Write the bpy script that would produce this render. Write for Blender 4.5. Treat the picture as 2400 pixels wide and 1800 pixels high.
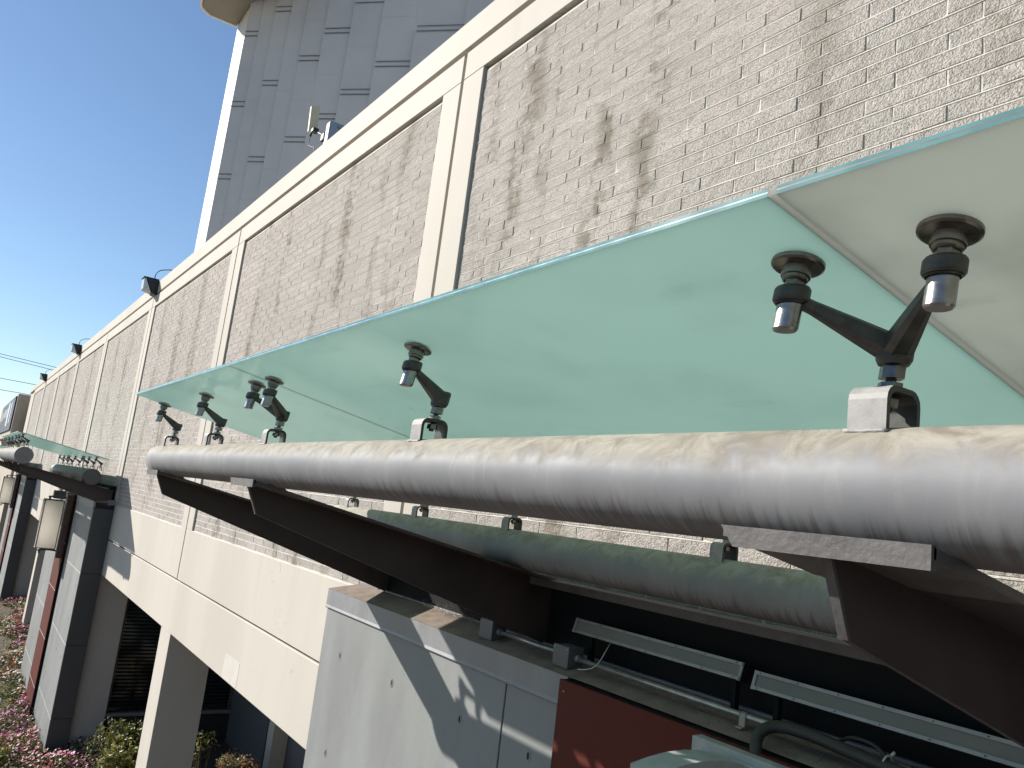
import bpy, math, random
from math import sin, cos, pi, sqrt, radians
from mathutils import Vector, Matrix

random.seed(7)
for o in list(bpy.data.objects):
    bpy.data.objects.remove(o)
C = bpy.context.scene.collection
sc = bpy.context.scene

# ------------------------------------------------------------------ camera, sky, sun, exposure
H = 6.4                                   # eye height above the ground; all helpers below take z relative to the eye
cx = (0.563468, 0.817334, 0.120288)       # image right in world axes
cy = (-0.067681, 0.190783, -0.979296)     # image down
cz = (-0.823361, 0.543661, 0.162818)      # viewing direction
cam = bpy.data.cameras.new('camera')
camo = bpy.data.objects.new('camera', cam)
C.objects.link(camo)
camo.matrix_world = Matrix(((cx[0], -cy[0], -cz[0], 0), (cx[1], -cy[1], -cz[1], 0), (cx[2], -cy[2], -cz[2], H), (0, 0, 0, 1)))
cam.sensor_width = 36
cam.lens = 1900 / 2400 * 36
cam.clip_start = 0.05
cam.clip_end = 2000
sc.camera = camo

TO_SUN = Vector((-1.36, -1.0, 0.95)).normalized()
world = bpy.data.worlds.new('World')
sc.world = world
world.use_nodes = True
wn = world.node_tree
sky = wn.nodes.new('ShaderNodeTexSky')
sky.sky_type = 'NISHITA'
sky.sun_disc = False
sky.sun_elevation = math.asin(TO_SUN.z)
sky.sun_rotation = math.atan2(TO_SUN.x, TO_SUN.y) % (2 * pi)
sky.air_density = 1.0
sky.dust_density = 0.15
sky.ozone_density = 3.5
wn.links.new(sky.outputs[0], wn.nodes['Background'].inputs[0])
wn.nodes['Background'].inputs[1].default_value = 0.082

sun = bpy.data.lights.new('sun', 'SUN')
sun.energy = 5.0
sun.angle = radians(0.53)
sun.color = (1.0, 0.94, 0.86)
suno = bpy.data.objects.new('sun', sun)
suno.rotation_euler = (-TO_SUN).to_track_quat('-Z', 'Y').to_euler()
suno.location = (-20, -30, 40)
C.objects.link(suno)

sc.view_settings.view_transform = 'Standard'
sc.view_settings.look = 'None'
sc.view_settings.gamma = 1
sc.view_settings.use_curve_mapping = False
sc.view_settings.exposure = 0.66


# ------------------------------------------------------------------ mesh helpers (z is relative to the eye unless origin given)
class MB:
    def __init__(s):
        s.v = []
        s.f = []
        s.m = []
        s.sm = []

    def add(s, vs, fs, m=0, smooth=False):
        b = len(s.v)
        s.v += [tuple(p) for p in vs]
        for f in fs:
            s.f.append(tuple(b + i for i in f))
            s.m.append(m)
            s.sm.append(smooth)
        return s

    def box(s, x0, x1, y0, y1, z0, z1, m=0):
        vs = [(x, y, z) for x in (x0, x1) for y in (y0, y1) for z in (z0, z1)]
        return s.add(vs, [(0, 1, 3, 2), (4, 6, 7, 5), (0, 4, 5, 1), (2, 3, 7, 6), (0, 2, 6, 4), (1, 5, 7, 3)], m)

    def bbox(s, x0, x1, y0, y1, z0, z1, b=0.004, m=0):
        """box with chamfered edges"""
        vs = []
        for x, sx in ((x0, 1), (x1, -1)):
            for y, sy in ((y0, 1), (y1, -1)):
                for z, sz in ((z0, 1), (z1, -1)):
                    vs += [(x, y + sy * b, z + sz * b), (x + sx * b, y, z + sz * b), (x + sx * b, y + sy * b, z)]

        def i(a, bb, c, k):
            return (a * 4 + bb * 2 + c) * 3 + k
        fs = []
        for a in (0, 1):
            fs.append((i(a, 0, 0, 0), i(a, 0, 1, 0), i(a, 1, 1, 0), i(a, 1, 0, 0)))
            fs.append((i(0, a, 0, 1), i(1, a, 0, 1), i(1, a, 1, 1), i(0, a, 1, 1)))
            fs.append((i(0, 0, a, 2), i(0, 1, a, 2), i(1, 1, a, 2), i(1, 0, a, 2)))
        for a in (0, 1):
            for bb in (0, 1):
                fs.append((i(a, bb, 0, 0), i(a, bb, 1, 0), i(a, bb, 1, 1), i(a, bb, 0, 1)))
                fs.append((i(a, 0, bb, 0), i(a, 1, bb, 0), i(a, 1, bb, 2), i(a, 0, bb, 2)))
                fs.append((i(0, a, bb, 1), i(1, a, bb, 1), i(1, a, bb, 2), i(0, a, bb, 2)))
                for c in (0, 1):
                    fs.append((i(a, bb, c, 0), i(a, bb, c, 1), i(a, bb, c, 2)))
        return s.add(vs, fs, m)

    def prism(s, poly, axis, a0, a1, m=0, smooth=False):
        """poly in the two other axes, extruded along axis"""
        n = len(poly)
        vs = []
        for a in (a0, a1):
            for p in poly:
                if axis == 'x':
                    vs.append((a, p[0], p[1]))
                elif axis == 'y':
                    vs.append((p[0], a, p[1]))
                else:
                    vs.append((p[0], p[1], a))
        s.add(vs, [tuple(range(n)), tuple(range(2 * n - 1, n - 1, -1))], m)
        b = len(s.v) - 2 * n
        for i in range(n):
            j = (i + 1) % n
            s.f.append((b + i, b + n + i, b + n + j, b + j))
            s.m.append(m)
            s.sm.append(smooth)
        return s

    def tube(s, pts, r, n=12, m=0, caps=True, smooth=True):
        """round tube through points; r number or list"""
        P = [Vector(p) for p in pts]
        rs = r if isinstance(r, (list, tuple)) else [r] * len(P)
        rings = []
        up = Vector((0, 0, 1))
        prev = None
        for i, p in enumerate(P):
            d = (P[min(i + 1, len(P) - 1)] - P[max(i - 1, 0)])
            if d.length < 1e-9:
                d = Vector(prev[2])
            d.normalize()
            if prev is None:
                a = d.cross(up)
                if a.length < 1e-4:
                    a = d.cross(Vector((0, 1, 0)))
                a.normalize()
            else:
                a = prev[0] - d * prev[0].dot(d)
                a.normalize()
            b = d.cross(a)
            prev = (a, b, d)
            rings.append([p + (a * cos(2 * pi * k / n) + b * sin(2 * pi * k / n)) * rs[i] for k in range(n)])
        base = len(s.v)
        for rg in rings:
            s.v += [tuple(q) for q in rg]
        for i in range(len(P) - 1):
            for k in range(n):
                k2 = (k + 1) % n
                s.f.append((base + i * n + k, base + i * n + k2, base + (i + 1) * n + k2, base + (i + 1) * n + k))
                s.m.append(m)
                s.sm.append(smooth)
        if caps:
            s.f.append(tuple(base + k for k in range(n - 1, -1, -1)))
            s.m.append(m)
            s.sm.append(False)
            e = base + (len(P) - 1) * n
            s.f.append(tuple(e + k for k in range(n)))
            s.m.append(m)
            s.sm.append(False)
        return s

    def cable(s, pts, r, n=12, m=0):
        P = [Vector(p) for p in pts]
        out = []
        for i in range(len(P) - 1):
            p0, p1, p2, p3 = P[max(i - 1, 0)], P[i], P[i + 1], P[min(i + 2, len(P) - 1)]
            for q in range(6):
                t = q / 6
                out.append(0.5 * ((2 * p1) + (p2 - p0) * t + (2 * p0 - 5 * p1 + 4 * p2 - p3) * t * t + (3 * p1 - p0 - 3 * p2 + p3) * t ** 3))
        out.append(P[-1])
        return s.tube(out, r, n, m)

    def lathe(s, cxy, prof, n=20, m=0, smooth=True, tilt=0.0, hexa=False):
        """prof: (r, z) list about a vertical axis; sharp steps by duplicated rings"""
        nn = 6 if hexa else n
        x0, y0 = cxy
        for (r0, z0), (r1, z1) in zip(prof[:-1], prof[1:]):
            b = len(s.v)
            for r, z in ((r0, z0), (r1, z1)):
                for k in range(nn):
                    a = 2 * pi * k / nn + (0.3 if hexa else 0)
                    dy = r * sin(a)
                    s.v.append((x0 + r * cos(a), y0 + dy, z - tilt * dy))
            for k in range(nn):
                k2 = (k + 1) % nn
                s.f.append((b + k, b + k2, b + nn + k2, b + nn + k))
                s.m.append(m)
                s.sm.append(smooth and not hexa)
        return s

    def mesh(s, name, mats):
        me = bpy.data.meshes.new(name)
        me.from_pydata(s.v, [], s.f)
        for mt in (mats if isinstance(mats, (list, tuple)) else [mats]):
            me.materials.append(mt)
        me.polygons.foreach_set('material_index', s.m)
        me.polygons.foreach_set('use_smooth', s.sm)
        me.update()
        return me

    def build(s, name, mats, parent=None, loc=None, **tags):
        """vertices are in eye-relative world coordinates; loc = origin of the object in them"""
        if parent is not None and loc is None:
            L = Vector(parent['_o'])
        else:
            L = Vector(loc) if loc is not None else Vector((0, 0, -H))
        s.v = [(p[0] - L.x, p[1] - L.y, p[2] - L.z) for p in s.v]
        o = bpy.data.objects.new(name, s.mesh(name, mats))
        C.objects.link(o)
        o['_o'] = tuple(L)
        if parent is not None:
            o.parent = parent
            P = Vector(parent['_o'])
            o.location = L - P
        else:
            o.location = (L.x, L.y, L.z + H)
        for k, v in tags.items():
            o[k] = v
        return o


def thing(name, loc, label, category, group=None):
    o = bpy.data.objects.new(name, None)
    C.objects.link(o)
    o.location = (loc[0], loc[1], loc[2] + H)
    o['_o'] = tuple(loc)
    o['label'] = label
    o['category'] = category
    if group:
        o['group'] = group
    o.empty_display_size = 0.2
    return o


def copy_tree(o, parent=None, kids=None):
    if kids is None:
        kids = {}
        for q in bpy.data.objects:
            if q.parent is not None:
                kids.setdefault(q.parent.name, []).append(q)
    c = o.copy()
    C.objects.link(c)
    if parent is not None:
        c.parent = parent
    for ch in kids.get(o.name, []):
        copy_tree(ch, c, kids)
    return c


# ------------------------------------------------------------------ materials
def nt_new(name):
    m = bpy.data.materials.new(name)
    m.use_nodes = True
    n = m.node_tree
    return m, n, n.nodes['Principled BSDF']


def noise(n, vec, scale, detail=3, rough=0.55, mul=None, dist=0.0):
    t = n.nodes.new('ShaderNodeTexNoise')
    t.inputs['Scale'].default_value = scale
    t.inputs['Detail'].default_value = detail
    t.inputs['Roughness'].default_value = rough
    t.inputs['Distortion'].default_value = dist
    if mul is not None:
        mp = n.nodes.new('ShaderNodeVectorMath')
        mp.operation = 'MULTIPLY'
        mp.inputs[1].default_value = mul
        n.links.new(vec, mp.inputs[0])
        vec = mp.outputs[0]
    n.links.new(vec, t.inputs['Vector'])
    return t.outputs[0]


def ramp(n, fac, a, b, ca=0.0, cb=1.0):
    r = n.nodes.new('ShaderNodeMapRange')
    r.interpolation_type = 'SMOOTHSTEP'
    r.inputs['From Min'].default_value = a
    r.inputs['From Max'].default_value = b
    r.inputs['To Min'].default_value = ca
    r.inputs['To Max'].default_value = cb
    n.links.new(fac, r.inputs['Value'])
    return r.outputs[0]


def mixc(n, fac, a, b, mode='MIX'):
    m = n.nodes.new('ShaderNodeMix')
    m.data_type = 'RGBA'
    m.blend_type = mode
    for sock, v in ((m.inputs[0], fac), (m.inputs[6], a), (m.inputs[7], b)):
        if isinstance(v, (int, float)):
            sock.default_value = v
        elif isinstance(v, (tuple, list)):
            sock.default_value = (*v[:3], 1)
        else:
            n.links.new(v, sock)
    return m.outputs[2]


def math_(n, op, a, b=None):
    m = n.nodes.new('ShaderNodeMath')
    m.operation = op
    for i, v in enumerate((a, b)):
        if v is None:
            continue
        if isinstance(v, (int, float)):
            m.inputs[i].default_value = v
        else:
            n.links.new(v, m.inputs[i])
    return m.outputs[0]


def pos(n):
    return n.nodes.new('ShaderNodeNewGeometry').outputs['Position']


def bump(n, bs, h, strength=0.4, dist=0.01):
    b = n.nodes.new('ShaderNodeBump')
    b.inputs['Strength'].default_value = strength
    b.inputs['Distance'].default_value = dist
    n.links.new(h, b.inputs['Height'])
    n.links.new(b.outputs[0], bs.inputs['Normal'])


def simple(name, col, rough=0.6, metal=0.0, var=0.15, scale=6.0, bmp=0.0, bscale=60, bdist=0.004, mul=None, spec=0.5, var2=0.0):
    m, n, bs = nt_new(name)
    p = pos(n)
    f = noise(n, p, scale, 4, mul=mul)
    dark = tuple(c * (1 - var) for c in col)
    lite = tuple(min(1, c * (1 + var * 0.7)) for c in col)
    col_o = mixc(n, ramp(n, f, 0.3, 0.7), dark, lite)
    if var2:
        g = noise(n, p, scale * 9, 4)
        col_o = mixc(n, ramp(n, g, 0.5, 0.72, 0, var2), col_o, tuple(c * 0.45 for c in col))
    n.links.new(col_o, bs.inputs['Base Color'])
    bs.inputs['Roughness'].default_value = rough
    bs.inputs['Metallic'].default_value = metal
    bs.inputs['Specular IOR Level'].default_value = spec
    n.links.new(ramp(n, f, 0.2, 0.8, rough * 0.85, min(1, rough * 1.15)), bs.inputs['Roughness'])
    if bmp:
        bump(n, bs, noise(n, p, bscale, 4), bmp, bdist)
    return m


CREAM = (0.50, 0.468, 0.408)


def cream_mat():
    m, n, bs = nt_new('cream_painted_concrete')
    p = pos(n)
    a = noise(n, p, 0.7, 4, mul=(1, 1, 0.35))
    c = mixc(n, ramp(n, a, 0.3, 0.7), tuple(v * 0.93 for v in CREAM), tuple(v * 1.04 for v in CREAM))
    st = noise(n, p, 1.3, 5, mul=(3.2, 3.2, 0.35))
    c = mixc(n, ramp(n, st, 0.56, 0.8, 0, 0.28), c, (0.40, 0.35, 0.28))
    sp = noise(n, p, 26, 2)
    c = mixc(n, ramp(n, sp, 0.72, 0.8, 0, 0.35), c, (0.30, 0.27, 0.22))
    # hairline cracks
    v = n.nodes.new('ShaderNodeTexVoronoi')
    v.feature = 'DISTANCE_TO_EDGE'
    v.inputs['Scale'].default_value = 0.9
    w = n.nodes.new('ShaderNodeVectorMath')
    w.operation = 'ADD'
    nn = n.nodes.new('ShaderNodeTexNoise')
    nn.inputs['Scale'].default_value = 2.5
    n.links.new(p, nn.inputs['Vector'])
    n.links.new(p, w.inputs[0])
    n.links.new(nn.outputs['Color'], w.inputs[1])
    n.links.new(w.outputs[0], v.inputs['Vector'])
    crack = math_(n, 'MULTIPLY', ramp(n, v.outputs['Distance'], 0.0, 0.006, 1, 0), ramp(n, noise(n, p, 0.45, 2), 0.58, 0.66, 0, 0.5))
    c = mixc(n, crack, c, (0.28, 0.25, 0.2))
    n.links.new(c, bs.inputs['Base Color'])
    bs.inputs['Roughness'].default_value = 0.75
    bs.inputs['Specular IOR Level'].default_value = 0.3
    h = math_(n, 'ADD', noise(n, p, 35, 4), math_(n, 'MULTIPLY', noise(n, p, 3, 3), 1.5))
    bump(n, bs, h, 0.35, 0.004)
    return m


STREAKS = ((-5.30, .16, 1.0), (-4.95, .10, .6), (-5.85, .14, .8), (-4.28, .13, 1.15), (-3.82, .12, 1.0), (-2.45, .20, .55), (-1.65, .18, .8), (-9.05, .17, 1.3), (-9.75, .12, .7),
           (-8.10, .12, .6), (-11.4, .14, 1.0), (-12.4, .16, 1.1), (-7.6, .14, .7), (-16.3, .3, .9), (-17.9, .35, 1.0), (-19.8, .3, .8), (-24.2, .5, .9), (-26.4, .4, .9), (-32, .6, 1.0), (-40, .8, 1.0), (-47, .9, .9))


def stains(n, p, base):
    """water runs down the wall: bands at fixed places, broken up by noise"""
    sep = n.nodes.new('ShaderNodeSeparateXYZ')
    n.links.new(p, sep.inputs[0])
    x = math_(n, 'ADD', sep.outputs['X'], math_(n, 'MULTIPLY', math_(n, 'SUBTRACT', noise(n, p, 1.6, 3, 0.6), 0.5), 0.55))
    total = None
    for xs, wd, a in STREAKS:
        d = math_(n, 'ABSOLUTE', math_(n, 'SUBTRACT', x, xs))
        g = ramp(n, d, wd * 1.5, 0.0, 0, a)
        total = g if total is None else math_(n, 'MAXIMUM', total, g)
    br = noise(n, p, 1.0, 4, 0.65, mul=(3.2, 1, 1.5))
    fin = noise(n, p, 11, 4, 0.7, mul=(.7, 1, 1.6))
    m = math_(n, 'MULTIPLY', total, ramp(n, math_(n, 'ADD', br, math_(n, 'MULTIPLY', math_(n, 'SUBTRACT', fin, 0.5), 0.55)), 0.43, 0.60))
    base = mixc(n, math_(n, 'MINIMUM', math_(n, 'MULTIPLY', m, 0.72), 0.82), base, (0.165, 0.138, 0.095))
    s3 = noise(n, p, 1.0, 4, 0.7, mul=(5.5, 1, 1.3))
    base = mixc(n, ramp(n, s3, 0.60, 0.76, 0, 0.45), base, (0.18, 0.165, 0.13))
    return base


def brick_mat(name, island):
    m, n, bs = nt_new(name)
    p = pos(n)
    if island:
        rnd = n.nodes.new('ShaderNodeNewGeometry').outputs['Random Per Island']
    else:
        rnd = n.nodes.new('ShaderNodeObjectInfo').outputs['Random']
    base = mixc(n, rnd, (0.47, 0.43, 0.395), (0.575, 0.53, 0.49))
    # whole-wall drift
    big = noise(n, p, 0.6, 3)
    base = mixc(n, ramp(n, big, 0.35, 0.7, 0, 0.55), base, (0.385, 0.365, 0.325))
    # split-face pits
    fine = noise(n, p, 120, 3, 0.65)
    base = mixc(n, ramp(n, fine, 0.56, 0.36, 0, 0.75), base, (0.19, 0.165, 0.14))
    tone = noise(n, p, 4.5, 3, mul=(1.2, 1, 3.0))
    base = mixc(n, ramp(n, tone, 0.35, 0.65, 0, 0.35), base, (0.36, 0.34, 0.30))
    base = stains(n, p, base)
    n.links.new(base, bs.inputs['Base Color'])
    bs.inputs['Roughness'].default_value = 0.85
    bs.inputs['Specular IOR Level'].default_value = 0.25
    h = math_(n, 'ADD', noise(n, p, 95, 3, 0.6), math_(n, 'MULTIPLY', noise(n, p, 22, 2), 0.7))
    bump(n, bs, h, 1.0, 0.012)
    return m


def mortar_mat():
    m, n, bs = nt_new('cream_mortar')
    p = pos(n)
    c = mixc(n, noise(n, p, 8, 4), (0.56, 0.53, 0.475), (0.68, 0.645, 0.585))
    c = stains(n, p, c)
    gap = noise(n, p, 7, 2)
    c = mixc(n, ramp(n, gap, 0.66, 0.74, 0, 0.5), c, (0.14, 0.12, 0.10))
    n.links.new(c, bs.inputs['Base Color'])
    bs.inputs['Roughness'].default_value = 0.85
    bump(n, bs, noise(n, p, 60, 4), 0.8, 0.006)
    return m


def glass_mat(name, tcol, dcol, dust, solid=0.30):
    m, n, bs = nt_new(name)
    out = [q for q in n.nodes if q.type == 'OUTPUT_MATERIAL'][0]
    n.nodes.remove(bs)
    p = pos(n)
    d1 = noise(n, p, 2.2, 4, 0.6)
    d2 = noise(n, p, 1.0, 5, 0.7, mul=(2.2, 6.0, 2))
    tr = n.nodes.new('ShaderNodeBsdfTranslucent')
    c = mixc(n, ramp(n, d1, 0.42, 0.72, 0, dust), tcol, tuple(v * 0.78 for v in tcol))
    c = mixc(n, ramp(n, d2, 0.56, 0.78, 0, dust * 0.9), c, tuple(v * 0.62 for v in tcol))
    n.links.new(c, tr.inputs[0])
    df = n.nodes.new('ShaderNodeBsdfDiffuse')
    df.inputs[0].default_value = (*dcol, 1)
    gl = n.nodes.new('ShaderNodeBsdfGlossy')
    gl.inputs['Roughness'].default_value = 0.12
    fr = n.nodes.new('ShaderNodeFresnel')
    fr.inputs[0].default_value = 1.45
    m1 = n.nodes.new('ShaderNodeMixShader')
    m1.inputs[0].default_value = solid
    n.links.new(tr.outputs[0], m1.inputs[1])
    n.links.new(df.outputs[0], m1.inputs[2])
    m2 = n.nodes.new('ShaderNodeMixShader')
    n.links.new(math_(n, 'MULTIPLY', fr.outputs[0], 0.35), m2.inputs[0])
    n.links.new(m1.outputs[0], m2.inputs[1])
    n.links.new(gl.outputs[0], m2.inputs[2])
    n.links.new(m2.outputs[0], out.inputs[0])
    return m


def pipe_mat():
    m, n, bs = nt_new('galvanised_pipe_steel')
    g = n.nodes.new('ShaderNodeNewGeometry')
    p = g.outputs['Position']
    sep = n.nodes.new('ShaderNodeSeparateXYZ')
    n.links.new(g.outputs['Normal'], sep.inputs[0])
    nz = sep.outputs['Z']
    a = noise(n, p, 3.0, 4, mul=(1, 1, 1))
    steel = mixc(n, ramp(n, a, 0.3, 0.7), (0.175, 0.18, 0.19), (0.225, 0.23, 0.238))
    run = noise(n, p, 1.0, 5, 0.6, mul=(26, 7, 5), dist=0.8)
    steel = mixc(n, ramp(n, run, 0.50, 0.80, 0, 0.45), steel, (0.30, 0.295, 0.285))
    # settled beige dust on top
    dmask = math_(n, 'ADD', nz, math_(n, 'MULTIPLY', math_(n, 'SUBTRACT', noise(n, p, 1.0, 5, 0.65, mul=(7, 10, 4), dist=1.2), 0.5), 1.3))
    dust = mixc(n, ramp(n, noise(n, p, 9, 5, 0.7, dist=1.5), 0.35, 0.7), (0.365, 0.34, 0.285), (0.22, 0.19, 0.15))
    dm = ramp(n, dmask, 0.12, 0.75, 0, 0.9)
    c = mixc(n, dm, steel, dust)
    # drip stains, over an underside painted darker for its brown reflection
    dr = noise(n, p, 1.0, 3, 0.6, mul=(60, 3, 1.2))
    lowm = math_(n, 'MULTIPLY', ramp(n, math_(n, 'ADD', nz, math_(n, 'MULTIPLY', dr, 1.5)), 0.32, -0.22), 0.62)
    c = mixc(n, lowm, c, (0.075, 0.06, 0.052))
    n.links.new(c, bs.inputs['Base Color'])
    n.links.new(math_(n, 'MULTIPLY', math_(n, 'SUBTRACT', 1.0, dm), 0.05), bs.inputs['Metallic'])
    n.links.new(math_(n, 'ADD', 0.56, math_(n, 'MULTIPLY', dm, 0.35)), bs.inputs['Roughness'])
    bs.inputs['Specular IOR Level'].default_value = 0.25
    bump(n, bs, noise(n, p, 40, 4), 0.14, 0.002)
    return m


def pleat_mat():
    return simple('pale_grey_tower_cladding', (0.64, 0.62, 0.59), 0.7, var=0.08, scale=0.25, bmp=0.1, bscale=3, bdist=0.02)


M = {}
M['cream'] = cream_mat()
M['brick'] = brick_mat('split_face_brick', False)
M['brick_i'] = brick_mat('split_face_brick_far', True)
M['mortar'] = mortar_mat()
M['glass'] = glass_mat('green_frosted_glass', (0.69, 0.885, 0.825), (0.47, 0.62, 0.575), 0.28)
M['glass2'] = glass_mat('dusty_frosted_glass', (0.76, 0.80, 0.74), (0.51, 0.54, 0.49), 0.8)
M['glass_edge'] = simple('glass_edge_teal', (0.13, 0.27, 0.275), 0.15, var=0.25, scale=8, spec=0.5)
M['grime'] = simple('grimy_interlayer', (0.06, 0.055, 0.05), 0.5, var=0.8, scale=30)
M['interlayer'] = simple('clear_interlayer', (0.42, 0.55, 0.55), 0.2, var=0.4, scale=20)
M['silicone'] = glass_mat('pale_silicone', (0.85, 0.86, 0.80), (0.6, 0.6, 0.56), 0.3)
M['pipe'] = pipe_mat()
M['darkpipe'] = simple('shade_darkened_pipe', (0.07, 0.075, 0.07), 0.55, var=0.2, scale=4)  # inner pipe of the big canopies: shade under the glass put into its colour
M['dark_steel'] = simple('shade_darkened_steel', (0.042, 0.028, 0.027), 0.5, var=0.25, scale=3, bmp=0.06)  # bracket steel: canopy shade and a reddish reflection put into the base colour
M['plate'] = simple('weathered_plate_steel', (0.10, 0.093, 0.09), 0.6, metal=0.15, var=0.3, scale=9, bmp=0.3, bscale=80, var2=0.3)
M['fitting'] = simple('stainless_fitting', (0.20, 0.19, 0.17), 0.30, metal=0.9, var=0.25, scale=40, bmp=0.05)
M['casting'] = simple('cast_steel_arm', (0.075, 0.077, 0.070), 0.48, metal=0.45, var=0.3, scale=30, bmp=0.2, bscale=150, bdist=0.002)
M['capsteel'] = simple('polished_cap_steel', (0.34, 0.33, 0.32), 0.32, metal=1.0, var=0.15, scale=60)
M['clamp'] = simple('painted_clamp_steel', (0.30, 0.295, 0.285), 0.55, var=0.2, scale=20, bmp=0.15, bscale=120, bdist=0.002, var2=0.2)
M['clamp_edge'] = simple('shade_dark_clamp_steel', (0.045, 0.05, 0.046), 0.5, metal=0.2, var=0.3, scale=40)  # clamp edge and inner faces: shade painted in as a darker steel
M['rod'] = simple('threaded_rod', (0.07, 0.07, 0.065), 0.4, metal=0.7, var=0.3, scale=200)
M['pier'] = simple('grey_fibre_cement', (0.225, 0.235, 0.232), 0.6, var=0.10, scale=1.6, bmp=0.08, bscale=25, mul=(1.5, 1, 0.5), var2=0.08)
M['pier_cap'] = simple('grey_metal_coping', (0.225, 0.23, 0.24), 0.5, metal=0.1, var=0.10, scale=3, bmp=0.05, mul=(2, 1, 0.7), var2=0.1)
M['shelf'] = simple('dusty_ledge', (0.215, 0.17, 0.135), 0.85, var=0.22, scale=9, bmp=0.25, bscale=120, var2=0.6)
M['red'] = simple('dark_red_panel', (0.095, 0.018, 0.012), 0.65, var=0.12, scale=2.5, bmp=0.04, spec=0.2)
M['black'] = simple('black_painted_panel', (0.008, 0.010, 0.011), 0.7, var=0.3, scale=4, spec=0.15)
M['joint'] = simple('pale_joint_trim', (0.60, 0.57, 0.53), 0.5)
M['hole'] = simple('tie_hole_dark', (0.02, 0.02, 0.02), 0.9)
M['box'] = simple('grey_electrical_box', (0.10, 0.11, 0.12), 0.5, metal=0.2, var=0.12)
M['conduit'] = simple('zinc_conduit', (0.34, 0.35, 0.35), 0.35, metal=0.6, var=0.2, scale=14)
M['lens'] = simple('frosted_light_lens', (0.16, 0.165, 0.15), 0.5, var=0.08, scale=7, var2=0.05)
M['alu'] = simple('aluminium_frame', (0.29, 0.285, 0.275), 0.4, metal=0.4, var=0.12, scale=12)
M['rubber'] = simple('black_cable', (0.028, 0.028, 0.026), 0.55, var=0.3, scale=20)
M['white'] = simple('white_painted_metal', (0.36, 0.38, 0.37), 0.5, var=0.14, scale=12, var2=0.12)
M['diffuser'] = simple('lantern_diffuser', (0.64, 0.62, 0.57), 0.5, var=0.10, scale=2.0)
M['diffuser'] = glass_mat('lantern_diffuser', (0.95, 0.935, 0.90), (0.7, 0.7, 0.7), 0.2, 0.05)
M['lantern_frame'] = simple('dark_lantern_frame', (0.10, 0.095, 0.085), 0.5, var=0.2)
M['rust'] = simple('brown_rusty_channel', (0.095, 0.065, 0.05), 0.6, var=0.4, scale=8, var2=0.3)
M['tower'] = pleat_mat()
M['tower_white'] = simple('white_tower_fin', (0.78, 0.75, 0.70), 0.7, var=0.03, scale=0.5)
M['tower_line'] = simple('tower_joint_shadow', (0.17, 0.17, 0.18), 0.8)
M['soffit'] = simple('tan_soffit', (0.27, 0.245, 0.20), 0.8, var=0.06, scale=1)
M['tan'] = simple('tan_stucco', (0.42, 0.37, 0.30), 0.85, var=0.07, scale=1.2, bmp=0.1, bscale=20)
M['navy'] = simple('navy_sign_panel', (0.03, 0.05, 0.10), 0.5)
M['signgrey'] = simple('grey_sign_print', (0.25, 0.28, 0.34), 0.5)
M['signwhite'] = simple('white_sign_print', (0.66, 0.67, 0.70), 0.5)
M['lampblack'] = simple('black_lamp_housing', (0.015, 0.018, 0.018), 0.45)
M['lampglass'] = simple('prismatic_lamp_lens', (0.62, 0.66, 0.64), 0.18, var=0.25, scale=24, spec=0.9)
M['antenna'] = simple('ivory_antenna_cover', (0.62, 0.58, 0.42), 0.45, var=0.05)
M['radio'] = simple('blue_grey_radio_box', (0.24, 0.28, 0.33), 0.4, var=0.06)
M['darkglass'] = simple('dark_window_glass', (0.012, 0.016, 0.018), 0.06, var=0.4, scale=1.2, spec=0.9)
M['blind'] = simple('louvre_blind', (0.022, 0.024, 0.023), 0.5, var=0.3)
M['darkbrick'] = simple('dark_plinth', (0.03, 0.028, 0.027), 0.8, var=0.3, scale=6, bmp=0.3)
M['bluegrey'] = simple('grey_porch_wall', (0.13, 0.13, 0.13), 0.8, var=0.08)
M['door'] = simple('blue_grey_door', (0.05, 0.085, 0.10), 0.5, var=0.1)


def leaf_mat(name, a, b, trans=0.25):
    m, n, bs = nt_new(name)
    out = [q for q in n.nodes if q.type == 'OUTPUT_MATERIAL'][0]
    r = n.nodes.new('ShaderNodeNewGeometry').outputs['Random Per Island']
    c = mixc(n, r, a, b)
    n.links.new(c, bs.inputs['Base Color'])
    bs.inputs['Roughness'].default_value = 0.5
    t = n.nodes.new('ShaderNodeBsdfTranslucent')
    n.links.new(c, t.inputs[0])
    mx = n.nodes.new('ShaderNodeMixShader')
    mx.inputs[0].default_value = trans
    n.links.new(bs.outputs[0], mx.inputs[1])
    n.links.new(t.outputs[0], mx.inputs[2])
    n.links.new(mx.outputs[0], out.inputs[0])
    return m


M['leaf'] = leaf_mat('green_leaf', (0.05, 0.065, 0.02), (0.17, 0.17, 0.06))
M['leaf_dark'] = leaf_mat('dark_leaf', (0.03, 0.05, 0.02), (0.08, 0.10, 0.035))
M['leaf_yellow'] = leaf_mat('yellow_green_leaf', (0.22, 0.22, 0.05), (0.36, 0.34, 0.10))
M['pink'] = leaf_mat('pink_petal', (0.50, 0.06, 0.16), (0.75, 0.22, 0.34))
M['magenta'] = leaf_mat('magenta_petal', (0.28, 0.03, 0.20), (0.55, 0.10, 0.42))
M['redf'] = leaf_mat('red_petal', (0.45, 0.04, 0.03), (0.65, 0.14, 0.08))
M['whitef'] = leaf_mat('white_petal', (0.62, 0.60, 0.56), (0.80, 0.78, 0.74))
M['tan_leaf'] = leaf_mat('pale_dry_leaf', (0.30, 0.25, 0.18), (0.48, 0.42, 0.34))
M['bark'] = simple('brown_bark', (0.12, 0.09, 0.06), 0.9, var=0.3, scale=20, bmp=0.4)


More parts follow.
